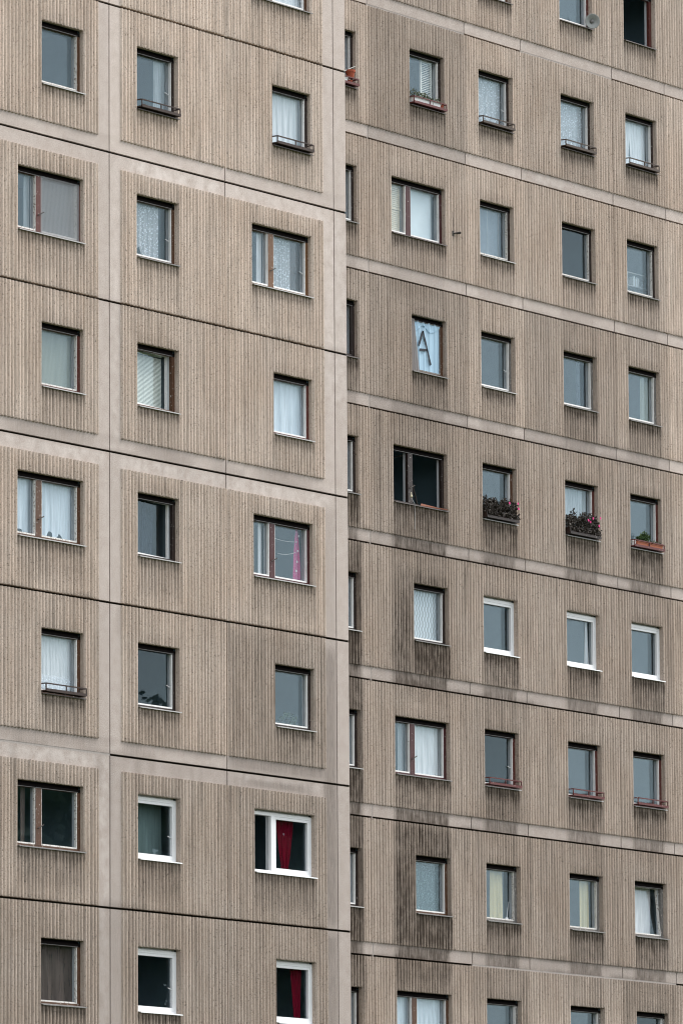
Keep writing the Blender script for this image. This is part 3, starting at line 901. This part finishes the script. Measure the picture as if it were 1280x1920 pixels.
WIN = {}
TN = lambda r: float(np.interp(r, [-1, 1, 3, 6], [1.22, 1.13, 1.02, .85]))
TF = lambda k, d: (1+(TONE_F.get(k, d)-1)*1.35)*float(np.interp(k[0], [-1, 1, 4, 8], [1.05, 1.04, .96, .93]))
for r in ROWS_N:
    zt_, zb_ = -H*r, -H*(r+1)
    for c, (a, b) in PAN_N.items():
        ra = {0: a, 1: a, 2: A_+.325, 3: a}[c]; rb = {0: b, 1: A_-.355, 2: b, 3: -.405}[c]
        rr = (ra, rb, zb_+.27, zt_) if r % 2 == 0 else (ra, rb, zb_, zt_-.285)
        op = opening('N', r, c)
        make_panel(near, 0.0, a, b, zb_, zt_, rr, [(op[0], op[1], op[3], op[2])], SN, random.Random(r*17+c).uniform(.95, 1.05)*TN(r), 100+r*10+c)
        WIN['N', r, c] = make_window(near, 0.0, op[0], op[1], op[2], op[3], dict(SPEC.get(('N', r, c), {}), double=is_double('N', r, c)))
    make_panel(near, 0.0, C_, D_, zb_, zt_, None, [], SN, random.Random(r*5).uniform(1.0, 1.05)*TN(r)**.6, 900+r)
for r in ROWS_F:
    zt_, zb_ = H-H*r, H-H*(r+1)
    for c, (a, b) in PAN_F.items():
        op = opening('F', r, c)
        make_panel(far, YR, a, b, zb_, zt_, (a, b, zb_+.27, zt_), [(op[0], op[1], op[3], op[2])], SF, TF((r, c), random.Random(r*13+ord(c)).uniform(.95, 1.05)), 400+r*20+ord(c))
        WIN['F', r, c] = make_window(far, YR, op[0], op[1], op[2], op[3], dict(SPEC.get(('F', r, c), {}), double=is_double('F', r, c)))

# --- joints: a dark compressed seal set back, or mortar where it was filled
def joints(bld, base, xs, zs, filled_h=(), filled_v=()):
    for zi, z in zs:
        for (a, b, name) in [(xs[i], xs[i+1], i) for i in range(len(xs)-1)]:
            m = MB(); f = (zi, name) in filled_h
            m.box(a, b, base+(.004 if f else .060), base+.073, z-GZ+.0005, z+GZ-.0005)
            child(m.build('joint_filler', 'mortar' if f else 'seal'), bld)
    zt, zb = zs[0][1], zs[-1][1]
    for i, x in enumerate(xs):
        m = MB(); f = i in filled_v
        m.box(x-GAP*1.15+.0005, x+GAP*1.15-.0005, base+(.006 if f else .040), base+.0595, zb, zt)
        child(m.build('joint_filler', 'mortar' if f else 'seal'), bld)
joints(near, 0.0, [-14.355, -10.755, A_, B_, C_, D_], [(r, -H*r) for r in range(-2, 9)], {(5, 1)})
joints(far, YR, [E_-2.13, E_, F_, G_, H_, I_, I_+3.57], [(r, H-H*r) for r in range(-2, 10)], {(0, 1), (0, 3), (7, 2), (7, 3), (7, 4)}, {1})

# --- rest of the blocks: lower storeys, roof, end walls
for bld, x0, x1, y, ztop, zlow in ((near, -14.355, D_, 0.0, 2*H, -8*H), (far, D_+.4, I_+3.57, YR, 3*H, H-9*H)):
    m = MB(); m.box(x0, x1, y, y+10, GROUND-.5, zlow-.02); child(m.build('lower_wall', 'mortar'), bld)
    m = MB(); m.box(x0-.02, x1+.02, y-.1, y+10.1, ztop+.02, ztop+.5); child(m.build('roof', 'mortar'), bld)
    m = MB(); m.box(x0, x0+.1, y+.08, y+10, zlow, ztop); child(m.build('end_wall', 'mortar'), bld)
    m = MB(); m.box(x1-.1, x1-.001, y+.08, y+10, zlow, ztop); child(m.build('end_wall', 'mortar'), bld)
    m = MB(); m.box(x0+.1, x1-.1, y+9.8, y+10, zlow, ztop); child(m.build('back_wall', 'mortar'), bld)
m = MB(); m.box(D_+.4, E_-2.13-.01, YR+.0, YR+.08, H-9*H, 3*H); child(m.build('hidden_wall', 'mortar'), far)

# ------------------------------------------------------------------ unseen trees, hinted at by mirrored outlines, added so lower panes go dark
def tree(label, x, y, h, rad, seed):
    rs = random.Random(seed)
    root = empty('unseen_tree', (x, y, GROUND))
    t = MB(); P = Vector((x, y, GROUND-.1)); r = .26
    for i in range(8):
        Q = P+Vector((rs.uniform(-.15, .15), rs.uniform(-.15, .15), h*.105)); t.bar(P, Q, r, 0, 9, r*.86); P = Q; r *= .86
    for i in range(22):
        z = GROUND+h*rs.uniform(.28, .85); a = rs.uniform(0, 6.28); L = rad*rs.uniform(.5, .95)*(1.1-.6*(z-GROUND)/h)
        b = Vector((x, y, z)); e = b+Vector((math.cos(a)*L, math.sin(a)*L, L*rs.uniform(.5, 1.0))); t.bar(b, e, .07, 0, 5, .02)
    child(t.build('trunk', 'bark'), root)
    c = MB()
    for i in range(130):
        u = rs.uniform(.12, 1.0); a = rs.uniform(0, 6.28)
        rr = rad*math.sqrt(max(.05, 1-((u-.55)/.47)**2))*rs.uniform(.35, .95)
        q = rad*.30*rs.uniform(.7, 1.3)
        cc = (x+math.cos(a)*rr, y+math.sin(a)*rr, GROUND+h*u)
        c.lathe(cc, [(0, -q*.75), (q*.55, -q*.5), (q*.78, 0), (q*.5, q*.5), (0, q*.72)], 8)  # solid lumps fill the crown so its mirror image has no bright gaps
        leaf_cloud(c, cc, q*1.15, q*1.15, q, 70, .30, rs)
    child(c.build('crown', 'leaf'), root)
    tag(root, label, 'tree')
M['bark'] = plain_material('grey_bark', (0.07, 0.055, 0.042), .9, .1, .5, 6)
for a in (('tall tree mirrored in the dark middle windows of the near block', 26.2, -24.0, 18.2, 3.3, 1),
          ('tree mirrored in the lower right windows of the near block', 30.9, -23.2, 17.2, 2.7, 2),
          ('lower tree mirrored in the dark wide left window of the near block', 20.9, -24.6, 16.4, 3.4, 3)): tree(*a)

# ------------------------------------------------------------------ curtains, blinds and things in the windows
def US(t): return .266+.655*t          # seen fraction of a single window -> place along the curtain rail
def UR(t): return .505+.435*t         # same, right-hand bay of a wide window
def UL(t): return .155+.16*t         # same, left-hand bay
def cur(key, mat, label, **kw):
    xl, xr, zt, zb = opening(*key)
    base = 0.0 if key[0] == 'N' else YR
    kw.setdefault('seed', abs(hash(label)) % 1 + len(label)+key[1]*7)
    return curtain(label, base, xl, xr, zb+.05, zt-.05, mat, **kw)

NB = 'near block'; FB = 'far block'
cur(('N', -1, 3), 'sheer', 'white net curtain in the cut-off window at the top edge of the near block')
cur(('N', 0, 2), 'grey_sheer', 'thin grey drape at right side of railed middle window, near block, top row', u0=US(.62), u1=US(1.02))
cur(('N', 0, 3), 'sheer', 'plain white net curtain in railed right window, near block, top row', folds=7)
cur(('N', 1, 1), 'grey_sheer', 'narrow white drape in left pane of red-brown wide window, near block, second row', u0=UL(.65), u1=UL(1.05))
rn = random.Random(4)
hemA = [rn.uniform(.0, .22) for _ in range(12)]
def ragged(tab, k=1.0):
    def f(s):
        x = s*(len(tab)-1); i = min(int(x), len(tab)-2); a = x-i
        a = a*a*(3-2*a)
        return (tab[i]*(1-a)+tab[i+1]*a)*k
    return f
cur(('N', 1, 2), 'lace', 'white lace curtain with ragged hem, middle window, near block, second row', u1=US(.74), hem=ragged([.2, .22, .18, .16, .22, .10, .02, .03, .10, .0, .02], 1.0))
cur(('N', 1, 3), 'lace', 'white lace curtain in right pane of ochre wide window, near block, second row', u0=UR(-.02), u1=UR(.68), folds=12)
cur(('N', 1, 3), 'beige_cloth', 'pale greenish plain drape beside lace curtain, ochre wide window, near block, second row', u0=UR(.66), u1=UR(1.1), y=.234)
cur(('N', 1, 3), 'sheer', 'white drape edge in left pane of ochre wide window, near block, second row', u0=UL(.62), u1=UL(1.05))
cur(('N', 2, 1), 'green_mesh', 'greenish woven net curtain in left window, near block, third row', folds=3, amp=.01)
xl, xr, zt, zb = opening('N', 2, 2)
venetian('grey-green venetian blind behind ajar middle window, near block, third row', 0.0, xl, xr-.16, zb+.05, zt-.12, 'blind', y=.27, pitch=.024, tilt=1.1)
cur(('N', 2, 3), 'blue_sheer', 'pale blue-grey sheer curtain in right window, near block, third row', folds=4, amp=.02)
cur(('N', 3, 1), 'blue_sheer', 'bluish white curtain with torn hem in brown wide window, near block, fourth row', folds=11,
    hem=ragged([.0, .0, .12, .12, .02, .0, .0, .01, .02, .17, .03, .16, .02, .0, .0]))
cur(('N', 3, 2), 'dark_cloth', 'dark blue curtain behind ajar middle window, near block, fourth row', u0=US(-.2), u1=US(.75), y=.34)
cur(('N', 3, 3), 'sheer', 'white drape edge in left pane of maroon wide window, near block, fourth row', u0=UL(.62), u1=UL(1.05))
cur(('N', 3, 3), 'magenta_cloth', 'magenta eyelet curtain bunched at right of maroon wide window, near block, fourth row', u0=UR(.70), u1=UR(1.0), y=.214, folds=5, gather=lambda t: (.55, 1.0-.85*t**1.6))
cur(('N', 4, 1), 'sheer', 'white pleated curtain in railed left window, near block, fifth row', folds=12, amp=.012)
cur(('N', 4, 1), 'lace', 'lace border hanging before pleated curtain, railed left window, near block, fifth row', v1=.30, y=.208)
cur(('N', 5, 1), 'beige_cloth', 'dim beige drape in left pane of dark wide window, near block, sixth row', u0=UL(.35), u1=UL(.75))
cur(('N', 5, 2), 'dim_teal', 'dim teal drape behind white plastic middle window, near block, sixth row', u0=US(-.2), u1=US(1.1), y=.40, folds=3)  # drape added and tinted so the dark pane reads lighter and teal
cur(('N', 5, 3), 'red_cloth', 'crimson curtain tied narrow at the bottom in white wide window, near block, sixth row', u0=UR(.12), u1=UR(.74), y=.245, folds=9,
    gather=lambda t: (.48, .36+.64*min(1.0, max(0.0, (t-.12)/.7))**.8 if t > .12 else .36+.25*(.12-t)/.12))
cur(('N', 6, 1), 'beige_cloth', 'brownish draped curtain in left window, near block, bottom row', folds=3, amp=.03, slant=.12)
cur(('N', 6, 3), 'red_cloth', 'crimson curtain at right side of white plastic window, near block, bottom row', u0=US(.50), u1=US(1.0), y=.245, folds=7,
    gather=lambda t: (.62-.1*t, .50+.5*t))
cur(('F', 0, 'Q'), 'lace', 'white lace curtain in second-column railed window, far block, first full row', folds=6)
cur(('F', 0, 'T'), 'lace', 'white lace curtain in third-column railed window, far block, first full row', folds=8)
cur(('F', 0, 'U'), 'sheer', 'white curtain swept to the left in fourth-column railed window, far block, first full row', u0=US(-.3), u1=US(.34), gather=lambda t: (.38+.12*t, .75+.25*t))
cur(('F', 0, 'U'), 'sheer', 'white curtain filling right side of fourth-column railed window, far block, first full row', u0=US(.22), u1=US(1.1), gather=lambda t: (.5, 1.0-.22*(1-t)), y=.234)
cur(('F', 0, 'U'), 'sheer', 'white lace cafe curtain low in fourth-column railed window, far block, first full row', v1=.24, y=.208, folds=14)
cur(('F', 2, 'U'), 'green_mesh', 'dull green drape at right edge of fourth-column window, far block, third full row', u0=US(.62), u1=US(1.05))
cur(('F', 2, 'T'), 'dark_cloth', 'dark blue drape at right edge of third-column window, far block, third full row', u0=US(.62), u1=US(1.05))
cur(('F', 3, 'T'), 'grey_sheer', 'thin white net curtain above the flower box of third-column window, far block', folds=7)
cur(('F', 4, 'P'), 'wave', 'sheer curtain with wavy white stripes, first-column window of far block', folds=2, amp=.006)
cur(('F', 4, 'T'), 'sheer', 'narrow white drape slanting in third-column white plastic window, far block', u0=US(.62), u1=US(1.02), gather=lambda t: (.75, .5-.3*t))
cur(('F', 5, 'P'), 'sheer', 'white pleated curtain in right pane of maroon wide window, far block', u0=UR(-.05), u1=UR(1.1), folds=11)
cur(('F', 5, 'P'), 'grey_sheer', 'white drape edge in left pane of maroon wide window, far block', u0=UL(.5), u1=UL(1.1))
cur(('F', 6, 'P'), 'teal_lace', 'dark teal lace curtain in first-column window amid soot stains, far block', folds=8)
cur(('F', 6, 'Q'), 'yellow_cloth', 'pale yellow curtain hanging mid-window in second column, far block, seventh full row', u0=US(.22), u1=US(.74), folds=8)
cur(('F', 6, 'T'), 'yellow_cloth', 'pale yellow curtain at right of third-column window, far block, seventh full row', u0=US(.46), u1=US(.92), folds=8)
cur(('F', 6, 'U'), 'sheer', 'white curtain behind the tilted-open window, fourth column, far block', folds=4, y=.32, u1=.92)
cur(('F', 7, 'P'), 'blue_sheer', 'bluish curtains in brown wide window at bottom edge, far block', folds=12)
for r in (4, 5, 6):
    cur(('F', r, 'S'), 'sheer', {4: 'white curtain in corner sliver window, far block, fifth full row', 5: 'white curtain in corner sliver window, far block, sixth full row', 6: 'white curtain in corner sliver window, far block, seventh full row'}[r], folds=8)

# eyelets on the magenta curtain and the two slack strings
eyelets = [o for o in COL.objects if o.get('label', '').startswith('magenta')][0]
for (x, z) in ((-.965, -9.285), (-1.0, -9.577), (-1.022, -9.785), (-1.05, -9.964)):
    m = MB(); m.lathe((x, .187, z), [(.011, 0), (.020, .001), (.022, .004), (.011, .005)], 12, 0, (0, -1, 0))
    m.build('eyelet', 'steel').parent = eyelets
for (pa, pb, lab) in (((-1.76, .200, -9.405), (-1.0, .200, -9.40), 'upper pale string stretched across maroon wide window, near block, fourth row'), ((-1.63, .200, -9.69), (-1.07, .200, -9.615), 'lower pale string stretched across maroon wide window, near block, fourth row')):
    m = MB(); n = 8
    P = [Vector(pa).lerp(Vector(pb), i/n)+Vector((0, 0, -.025*math.sin(math.pi*i/n))) for i in range(n+1)]
    for i in range(n): m.bar(P[i], P[i+1], .005, 0, 5)
    tag(m.build('string', 'twine'), lab, 'string')

# insect screen
xl, xr, zt, zb = opening('N', 1, 1)
scr = curtain('grey insect mesh stretched over right pane of red-brown wide window, near block, second row', 0.0, xl+.80, xr-.03, zb+.05, zt-.09, 'mesh', y=.066, folds=1, amp=.002, name='insect_screen', cat='screen')
# blinds, shutters, boards
xl, xr, zt, zb = opening('F', 1, 'Q')
venetian('fine grey-blue venetian blind in second-column window, far block, second full row', YR, xl, xr, zb+.06, zt-.10, 'blind_blue', pitch=.021, tilt=1.2)
xl, xr, zt, zb = opening('F', 0, 'P')
sh = empty('louvre_shutter', (xl+1.0, YR+.24, zb))
m = MB(); ring(m, xl+US(.48)*W1, xl+US(.98)*W1, YR+.205, YR+.235, zb+.05, zt-.08, .05, .05, .05, .05)
child(m.build('shutter_frame', 'shutter'), sh)
for i in range(26):
    z = zb+.11+i*.038
    m = MB(); xa, xb = xl+US(.48)*W1+.05, xl+US(.98)*W1-.05
    m.face([(xa, YR+.206, z), (xb, YR+.206, z), (xb, YR+.234, z+.026), (xa, YR+.234, z+.026)])
    m.face([(xa, YR+.206, z+.004), (xa, YR+.234, z+.030), (xb, YR+.234, z+.030), (xb, YR+.206, z+.004)])
    m.face([(xa, YR+.206, z), (xa, YR+.206, z+.004), (xb, YR+.206, z+.004), (xb, YR+.206, z)])
    child(m.build('louvre_slat', 'shutter'), sh)
tag(sh, 'cream louvred shutter inside first-column window with white planters, far block', 'shutter')
# perforated board in two panels
xl, xr, zt, zb = opening('F', 1, 'P')
pb = empty('perforated_board', (xl+.5, YR+.2, zb))
for (z0, z1) in ((zb+.06, zb+.56), (zb+.60, zt-.10)):
    m = MB(); x0, x1 = xl+.10, xl+.64; y = YR+.20
    nx, nz = 14, int((z1-z0)/.040)
    px, pz = (x1-x0)/nx, (z1-z0)/nz
    for i in range(nx):
        for j in range(nz):
            a, c = x0+i*px, z0+j*pz
            m.box(a, a+px*.62, y, y+.006, c, c+pz)
            m.box(a+px*.62, a+px, y, y+.006, c, c+pz*.55)
    q = m.build('perforated_panel', 'cream'); q['kind'] = 'stuff'; child(q, pb)
m = MB(); m.box(xl+.10, xl+.64, YR+.19, YR+.21, zb+.565, zb+.595); child(m.build('cross_rail', 'cream'), pb)
tag(pb, 'cream perforated boards in narrow left pane of maroon wide window, far block, second full row', 'board')
m = MB(); m.box(xl+.82, xr-.13, YR+.245, YR+.252, zb+.06, zt-.02)
tag(m.build('blank_panel', 'frost'), 'blank pale panel filling right pane of maroon wide window, far block, second full row', 'panel')

# shelf with books in a window
xl, xr, zt, zb = opening('F', 1, 'U')
sf = empty('bookshelf', (xl+.95, YR+.55, zb-.4))
m = MB(); m.box(xl+.62, xr+.3, YR+.55, YR+.57, zb-.4, zb+.58); child(m.build('back_board', 'grey'), sf)
for z in (zb-.05, zb+.28, zb+.57):
    m = MB(); m.box(xl+.60, xr+.3, YR+.33, YR+.549, z, z+.02); child(m.build('shelf_board', 'metal_grey'), sf)
m = MB(); m.box(xl+.58, xl+.60, YR+.33, YR+.57, zb-.4, zb+.59); child(m.build('side_board', 'metal_grey'), sf)
tag(sf, 'grey bookshelf seen through fourth-column window, far block, second full row', 'shelf')
rb = random.Random(9); x = xl+.86
for i in range(7):
    wd = rb.uniform(.022, .045); hh = rb.uniform(.17, .24)
    m = MB(); m.box(x, x+wd, YR+.36, YR+.52, zb+.3005, zb+.30+hh); m.box(x+.003, x+wd-.003, YR+.356, YR+.3595, zb+.304, zb+.296+hh)
    tag(m.build('book', ['paper', 'frost', 'metal_grey'][i % 3]), ['leftmost', 'second', 'third', 'fourth', 'fifth', 'sixth', 'rightmost'][i]+' upright book on the grey shelf behind fourth-column window, far block', 'book', 'books on the window shelf')
    x += wd+.004

# cloth banner with a letter
xl, xr, zt, zb = opening('F', 2, 'P')
bn = curtain('pale blue cloth marked with a large black letter A, first-column window of far block', YR, xl+.09, xr-.105, zb+.065, zt-.10, 'sky_cloth', y=.096, folds=6, amp=.015, name='cloth_banner', cat='banner', nz=26)
for (p, q) in (((8.029, -3.733), (7.878, -4.054)), ((8.029, -3.733), (8.305, -4.417)), ((7.905, -4.141), (8.196, -4.116))):
    d = Vector((q[0]-p[0], 0, q[1]-p[1])); L = d.length; d.normalize(); nrm = Vector((-d.z, 0, d.x))*.026
    P = Vector((p[0], YR+.070, p[1])); Q = Vector((q[0], YR+.070, q[1]))
    m = MB(); b = [P-nrm, P+nrm, Q+nrm, Q-nrm]; t = [v+Vector((0, .004, 0)) for v in b]
    m.face(b); m.face(t[::-1])
    for i in range(4): m.face([b[i], t[i], t[(i+1) % 4], b[(i+1) % 4]])
    m.build('letter_stroke', 'tape').parent = bn
curtain('dusty grey cloth draped over left edge of the letter-marked banner, far block', YR, xl+.02, xl+.42, zb+.03, zt-.07, 'dust_cloth', y=.060, folds=5, amp=.010, name='dusty_cloth', cat='cloth', gather=lambda t: (.5-.22*t, 1-.45*t))
sw_ = curtain('swag', YR, xl+.16, xr-.12, zb+.93, zt-.09, 'sky_cloth', y=.074, folds=5, amp=.012, name='swag', cat='x', hem=ragged([-.10, -.04, .04, .10, .06, -.02, .0, .06, .12]), slant=.03, nz=10)
for k_ in ('label', 'category'): del sw_[k_]
sw_.parent = bn

# tilted pot plant seen inside
xl, xr, zt, zb = opening('N', 4, 3)
pl = empty('potted_plant', (xl+1.05, .42, zb+.05))
m = MB(); m.lathe((xl+1.05, .42, zb-.05), [(0, 0), (.07, 0), (.09, .14), (.0, .14)], 14); child(m.build('pot_body', 'terracotta'), pl)
m = MB(); rs = random.Random(5); leaf_cloud(m, (xl+1.05, .42, zb+.22), .17, .14, .16, 120, .09, rs); q = m.build('foliage', 'leaf'); q['kind'] = 'stuff'; child(q, pl)
tag(pl, 'leafy potted plant inside right window, near block, fifth row', 'plant')

# ------------------------------------------------------------------ window boxes and pots
xl, xr, zt, zb = opening('F', 0, 'P')
planter('planter_box', 'long white planter with grey-green sprigs, first-column railed window, far block', YR, xl+.03, xl+.72, zb+.047, 'white_plastic', foliage=True, leafmat='sage', seed=2, fol_h=.15, nleaf=170, leaf=.05, height=.12)
planter('planter_box', 'short white planter with sparse sprigs beside terracotta pot, first-column railed window, far block', YR, xl+.74, xl+1.02, zb+.047, 'white_plastic', foliage=True, leafmat='sage', seed=4, fol_h=.10, nleaf=50, leaf=.05, height=.12)
flower_pot('terracotta pot at right end of red rail with white planters, far block', YR, xl+1.10, YR-.065, zb+.047, .058, .115)
xl, xr, zt, zb = opening('F', 0, 'S')
flower_pot('upright terracotta pot on the red rail of the corner sliver window, far block', YR, 5.27, YR-.075, zb+.172, .105, .17)
flower_pot('lower terracotta bowl inside the red rail of the corner sliver window, far block', YR, 5.27, YR-.06, zb+.047, .062, .085)
planter('planter_box', 'white planter partly hidden by the corner in red rail of sliver window', YR, 4.4, 5.12, zb+.047, 'white_plastic', height=.11)
m = MB(); m.bar((5.06, YR-.06, 1.235), (5.46, YR-.06, 1.402), .014, 0, 6, .010)
tag(m.build('stick', 'metal_grey'), 'thin grey stick poking out above the terracotta pot by the corner', 'stick')
xl, xr, zt, zb = opening('F', 3, 'Q')
planter('flower_box', 'dark brown flower box with purple leaves and few pink blooms, second column, far block', YR, xl+.03, xr-.10, zb+.047, 'brown_plastic', foliage=True, leafmat='purple_leaf', flowers=3, seed=6, fol_h=.25, nleaf=1700, leaf=.06, height=.13, depth=.13)
xl, xr, zt, zb = opening('F', 3, 'T')
planter('flower_box', 'dark brown flower box with purple leaves and several pink blooms, third column, far block', YR, xl+.03, xr-.10, zb+.047, 'brown_plastic', foliage=True, leafmat='purple_leaf', flowers=5, seed=7, fol_h=.29, nleaf=1500, leaf=.06, height=.13, depth=.13)
xl, xr, zt, zb = opening('F', 3, 'U')
planter('planter_box', 'orange planter with tall green tuft at fourth-column window, far block', YR, xl+.16, xl+.62, zb+.047, 'orange_plastic', foliage=True, leafmat='leaf', seed=8, fol_rng=(.45, .98), fol_h=.19, nleaf=420, leaf=.06, height=.11)
planter('planter_box', 'orange planter with low creeping green at right of fourth-column window, far block', YR, xl+.63, xl+1.17, zb+.047, 'orange_plastic', foliage=True, leafmat='sage', seed=9, fol_h=.05, nleaf=160, leaf=.04, height=.11)
m = MB(); m.lathe((xl+.09, YR-.06, zb+.047), [(0, 0), (.045, 0), (.05, .09), (.055, .10), (.04, .115), (.0, .115)], 14)
tag(m.build('small_tub', 'white_plastic'), 'small white tub left of the orange planters, far block', 'tub')

# the gutted-looking open window: plank, knob on a cord
m = MB()
P = [(7.74, YR-.03, -7.425), (8.60, YR-.11, -7.415), (8.62, YR+.06, -7.385), (7.90, YR+.06, -7.36)]
m.face(P); m.face([(x, y, z-.022) for x, y, z in P][::-1])
for i in range(4):
    a, b = P[i], P[(i+1) % 4]
    m.face([a, (a[0], a[1], a[2]-.022), (b[0], b[1], b[2]-.022), b])
tag(m.build('loose_plank', 'wood_plank'), 'loose red-brown plank lying on the sill of the dark open wide window, far block', 'plank')
kn = empty('hanging_knob', (7.41, YR-.03, -7.30))
m = MB(); m.lathe((7.41, YR-.03, -7.27), [(0, -.035), (.02, -.03), (.03, -.01), (.024, .015), (.012, .03), (.008, .08), (0, .085)], 12); child(m.build('knob', 'bulb', smooth=True), kn)
m = MB(); Pc = [(7.41, YR-.03, -7.30), (7.43, YR-.095, -7.43), (7.445, YR-.10, -7.70), (7.45, YR-.085, -7.96)]
for a, b in zip(Pc, Pc[1:]): m.bar(a, b, .0045, 0, 5)
child(m.build('cord', 'twine'), kn)
tag(kn, 'cream knob with pale cord hanging over the sill of the dark open window, far block', 'knob')
xl, xr, zt, zb = opening('F', 3, 'P')
m = MB(); m.bar((xl+1.05, YR+.30, zt-.45), (xl+1.45, YR+.36, zb+.05), .022)
tag(m.build('leaning_bar', 'dark_metal'), 'dark bar leaning inside the dark open wide window, far block', 'bar')
# lamp arm in the yellow curtain window
m = MB(); xl, xr, zt, zb = opening('F', 6, 'Q')
m.bar((xl+1.07, YR+.185, zb+.10), (xl+1.13, YR+.185, zb+.38), .010); m.bar((xl+1.13, YR+.185, zb+.38), (xl+1.16, YR+.185, zb+.47), .007)
m.lathe((xl+1.05, YR+.185, zb+.06), [(.0, .09), (.03, .08), (.055, 0), (.05, .0), (.0, .07)], 14, 0, (.45, 0, 1))
tag(m.build('desk_lamp', 'steel'), 'bright metal lamp leaning by yellow curtain, second column, far block', 'lamp')

# ------------------------------------------------------------------ fittings on the far wall
ls = empty('horn_loudspeaker', (14.25, YR-.06, 3.78))
c = Vector((14.25, YR-.16, 3.895)); ax = Vector((-.62, -.76, -.12)).normalized()
m = MB(); m.lathe(c-ax*.10, [(.03, 0), (.045, .04), (.085, .085), (.155, .115), (.165, .118), (.165, .124), (.150, .120), (.08, .092), (.04, .05), (.0, .05)], 28, 0, ax)
child(m.build('horn', 'metal_grey', smooth=True), ls)
m = MB(); m.lathe(c-ax*.05, [(.0, .055), (.030, .05), (.042, .03), (.042, 0)], 16, 0, ax); child(m.build('centre_cone', 'sill_grey', smooth=True), ls)
m = MB(); m.bar(c-ax*.09, Vector((14.30, YR-.02, 3.80)), .016); m.box(14.26, 14.34, YR-.045, YR-.01, 3.72, 3.84); child(m.build('bracket', 'dark_metal'), ls)
tag(ls, 'round grey horn loudspeaker fixed beside a window near the top of the far block', 'loudspeaker')
hk = MB(); hk.bar((8.99, YR-.02, -1.55), (9.13, YR-.15, -1.515), .016); hk.bar((9.06, YR-.08, -1.535), (9.20, YR-.09, -1.52), .018); hk.box(8.97, 9.03, YR-.045, YR-.005, -1.60, -1.49)
hk.bar((9.01, YR-.05, -1.50), (8.985, YR-.045, -1.10), .004, 0, 5)
tag(hk.build('wall_hook', 'dark_metal'), 'small dark iron hook sticking out of the ribbed wall beside the maroon wide window', 'hook')
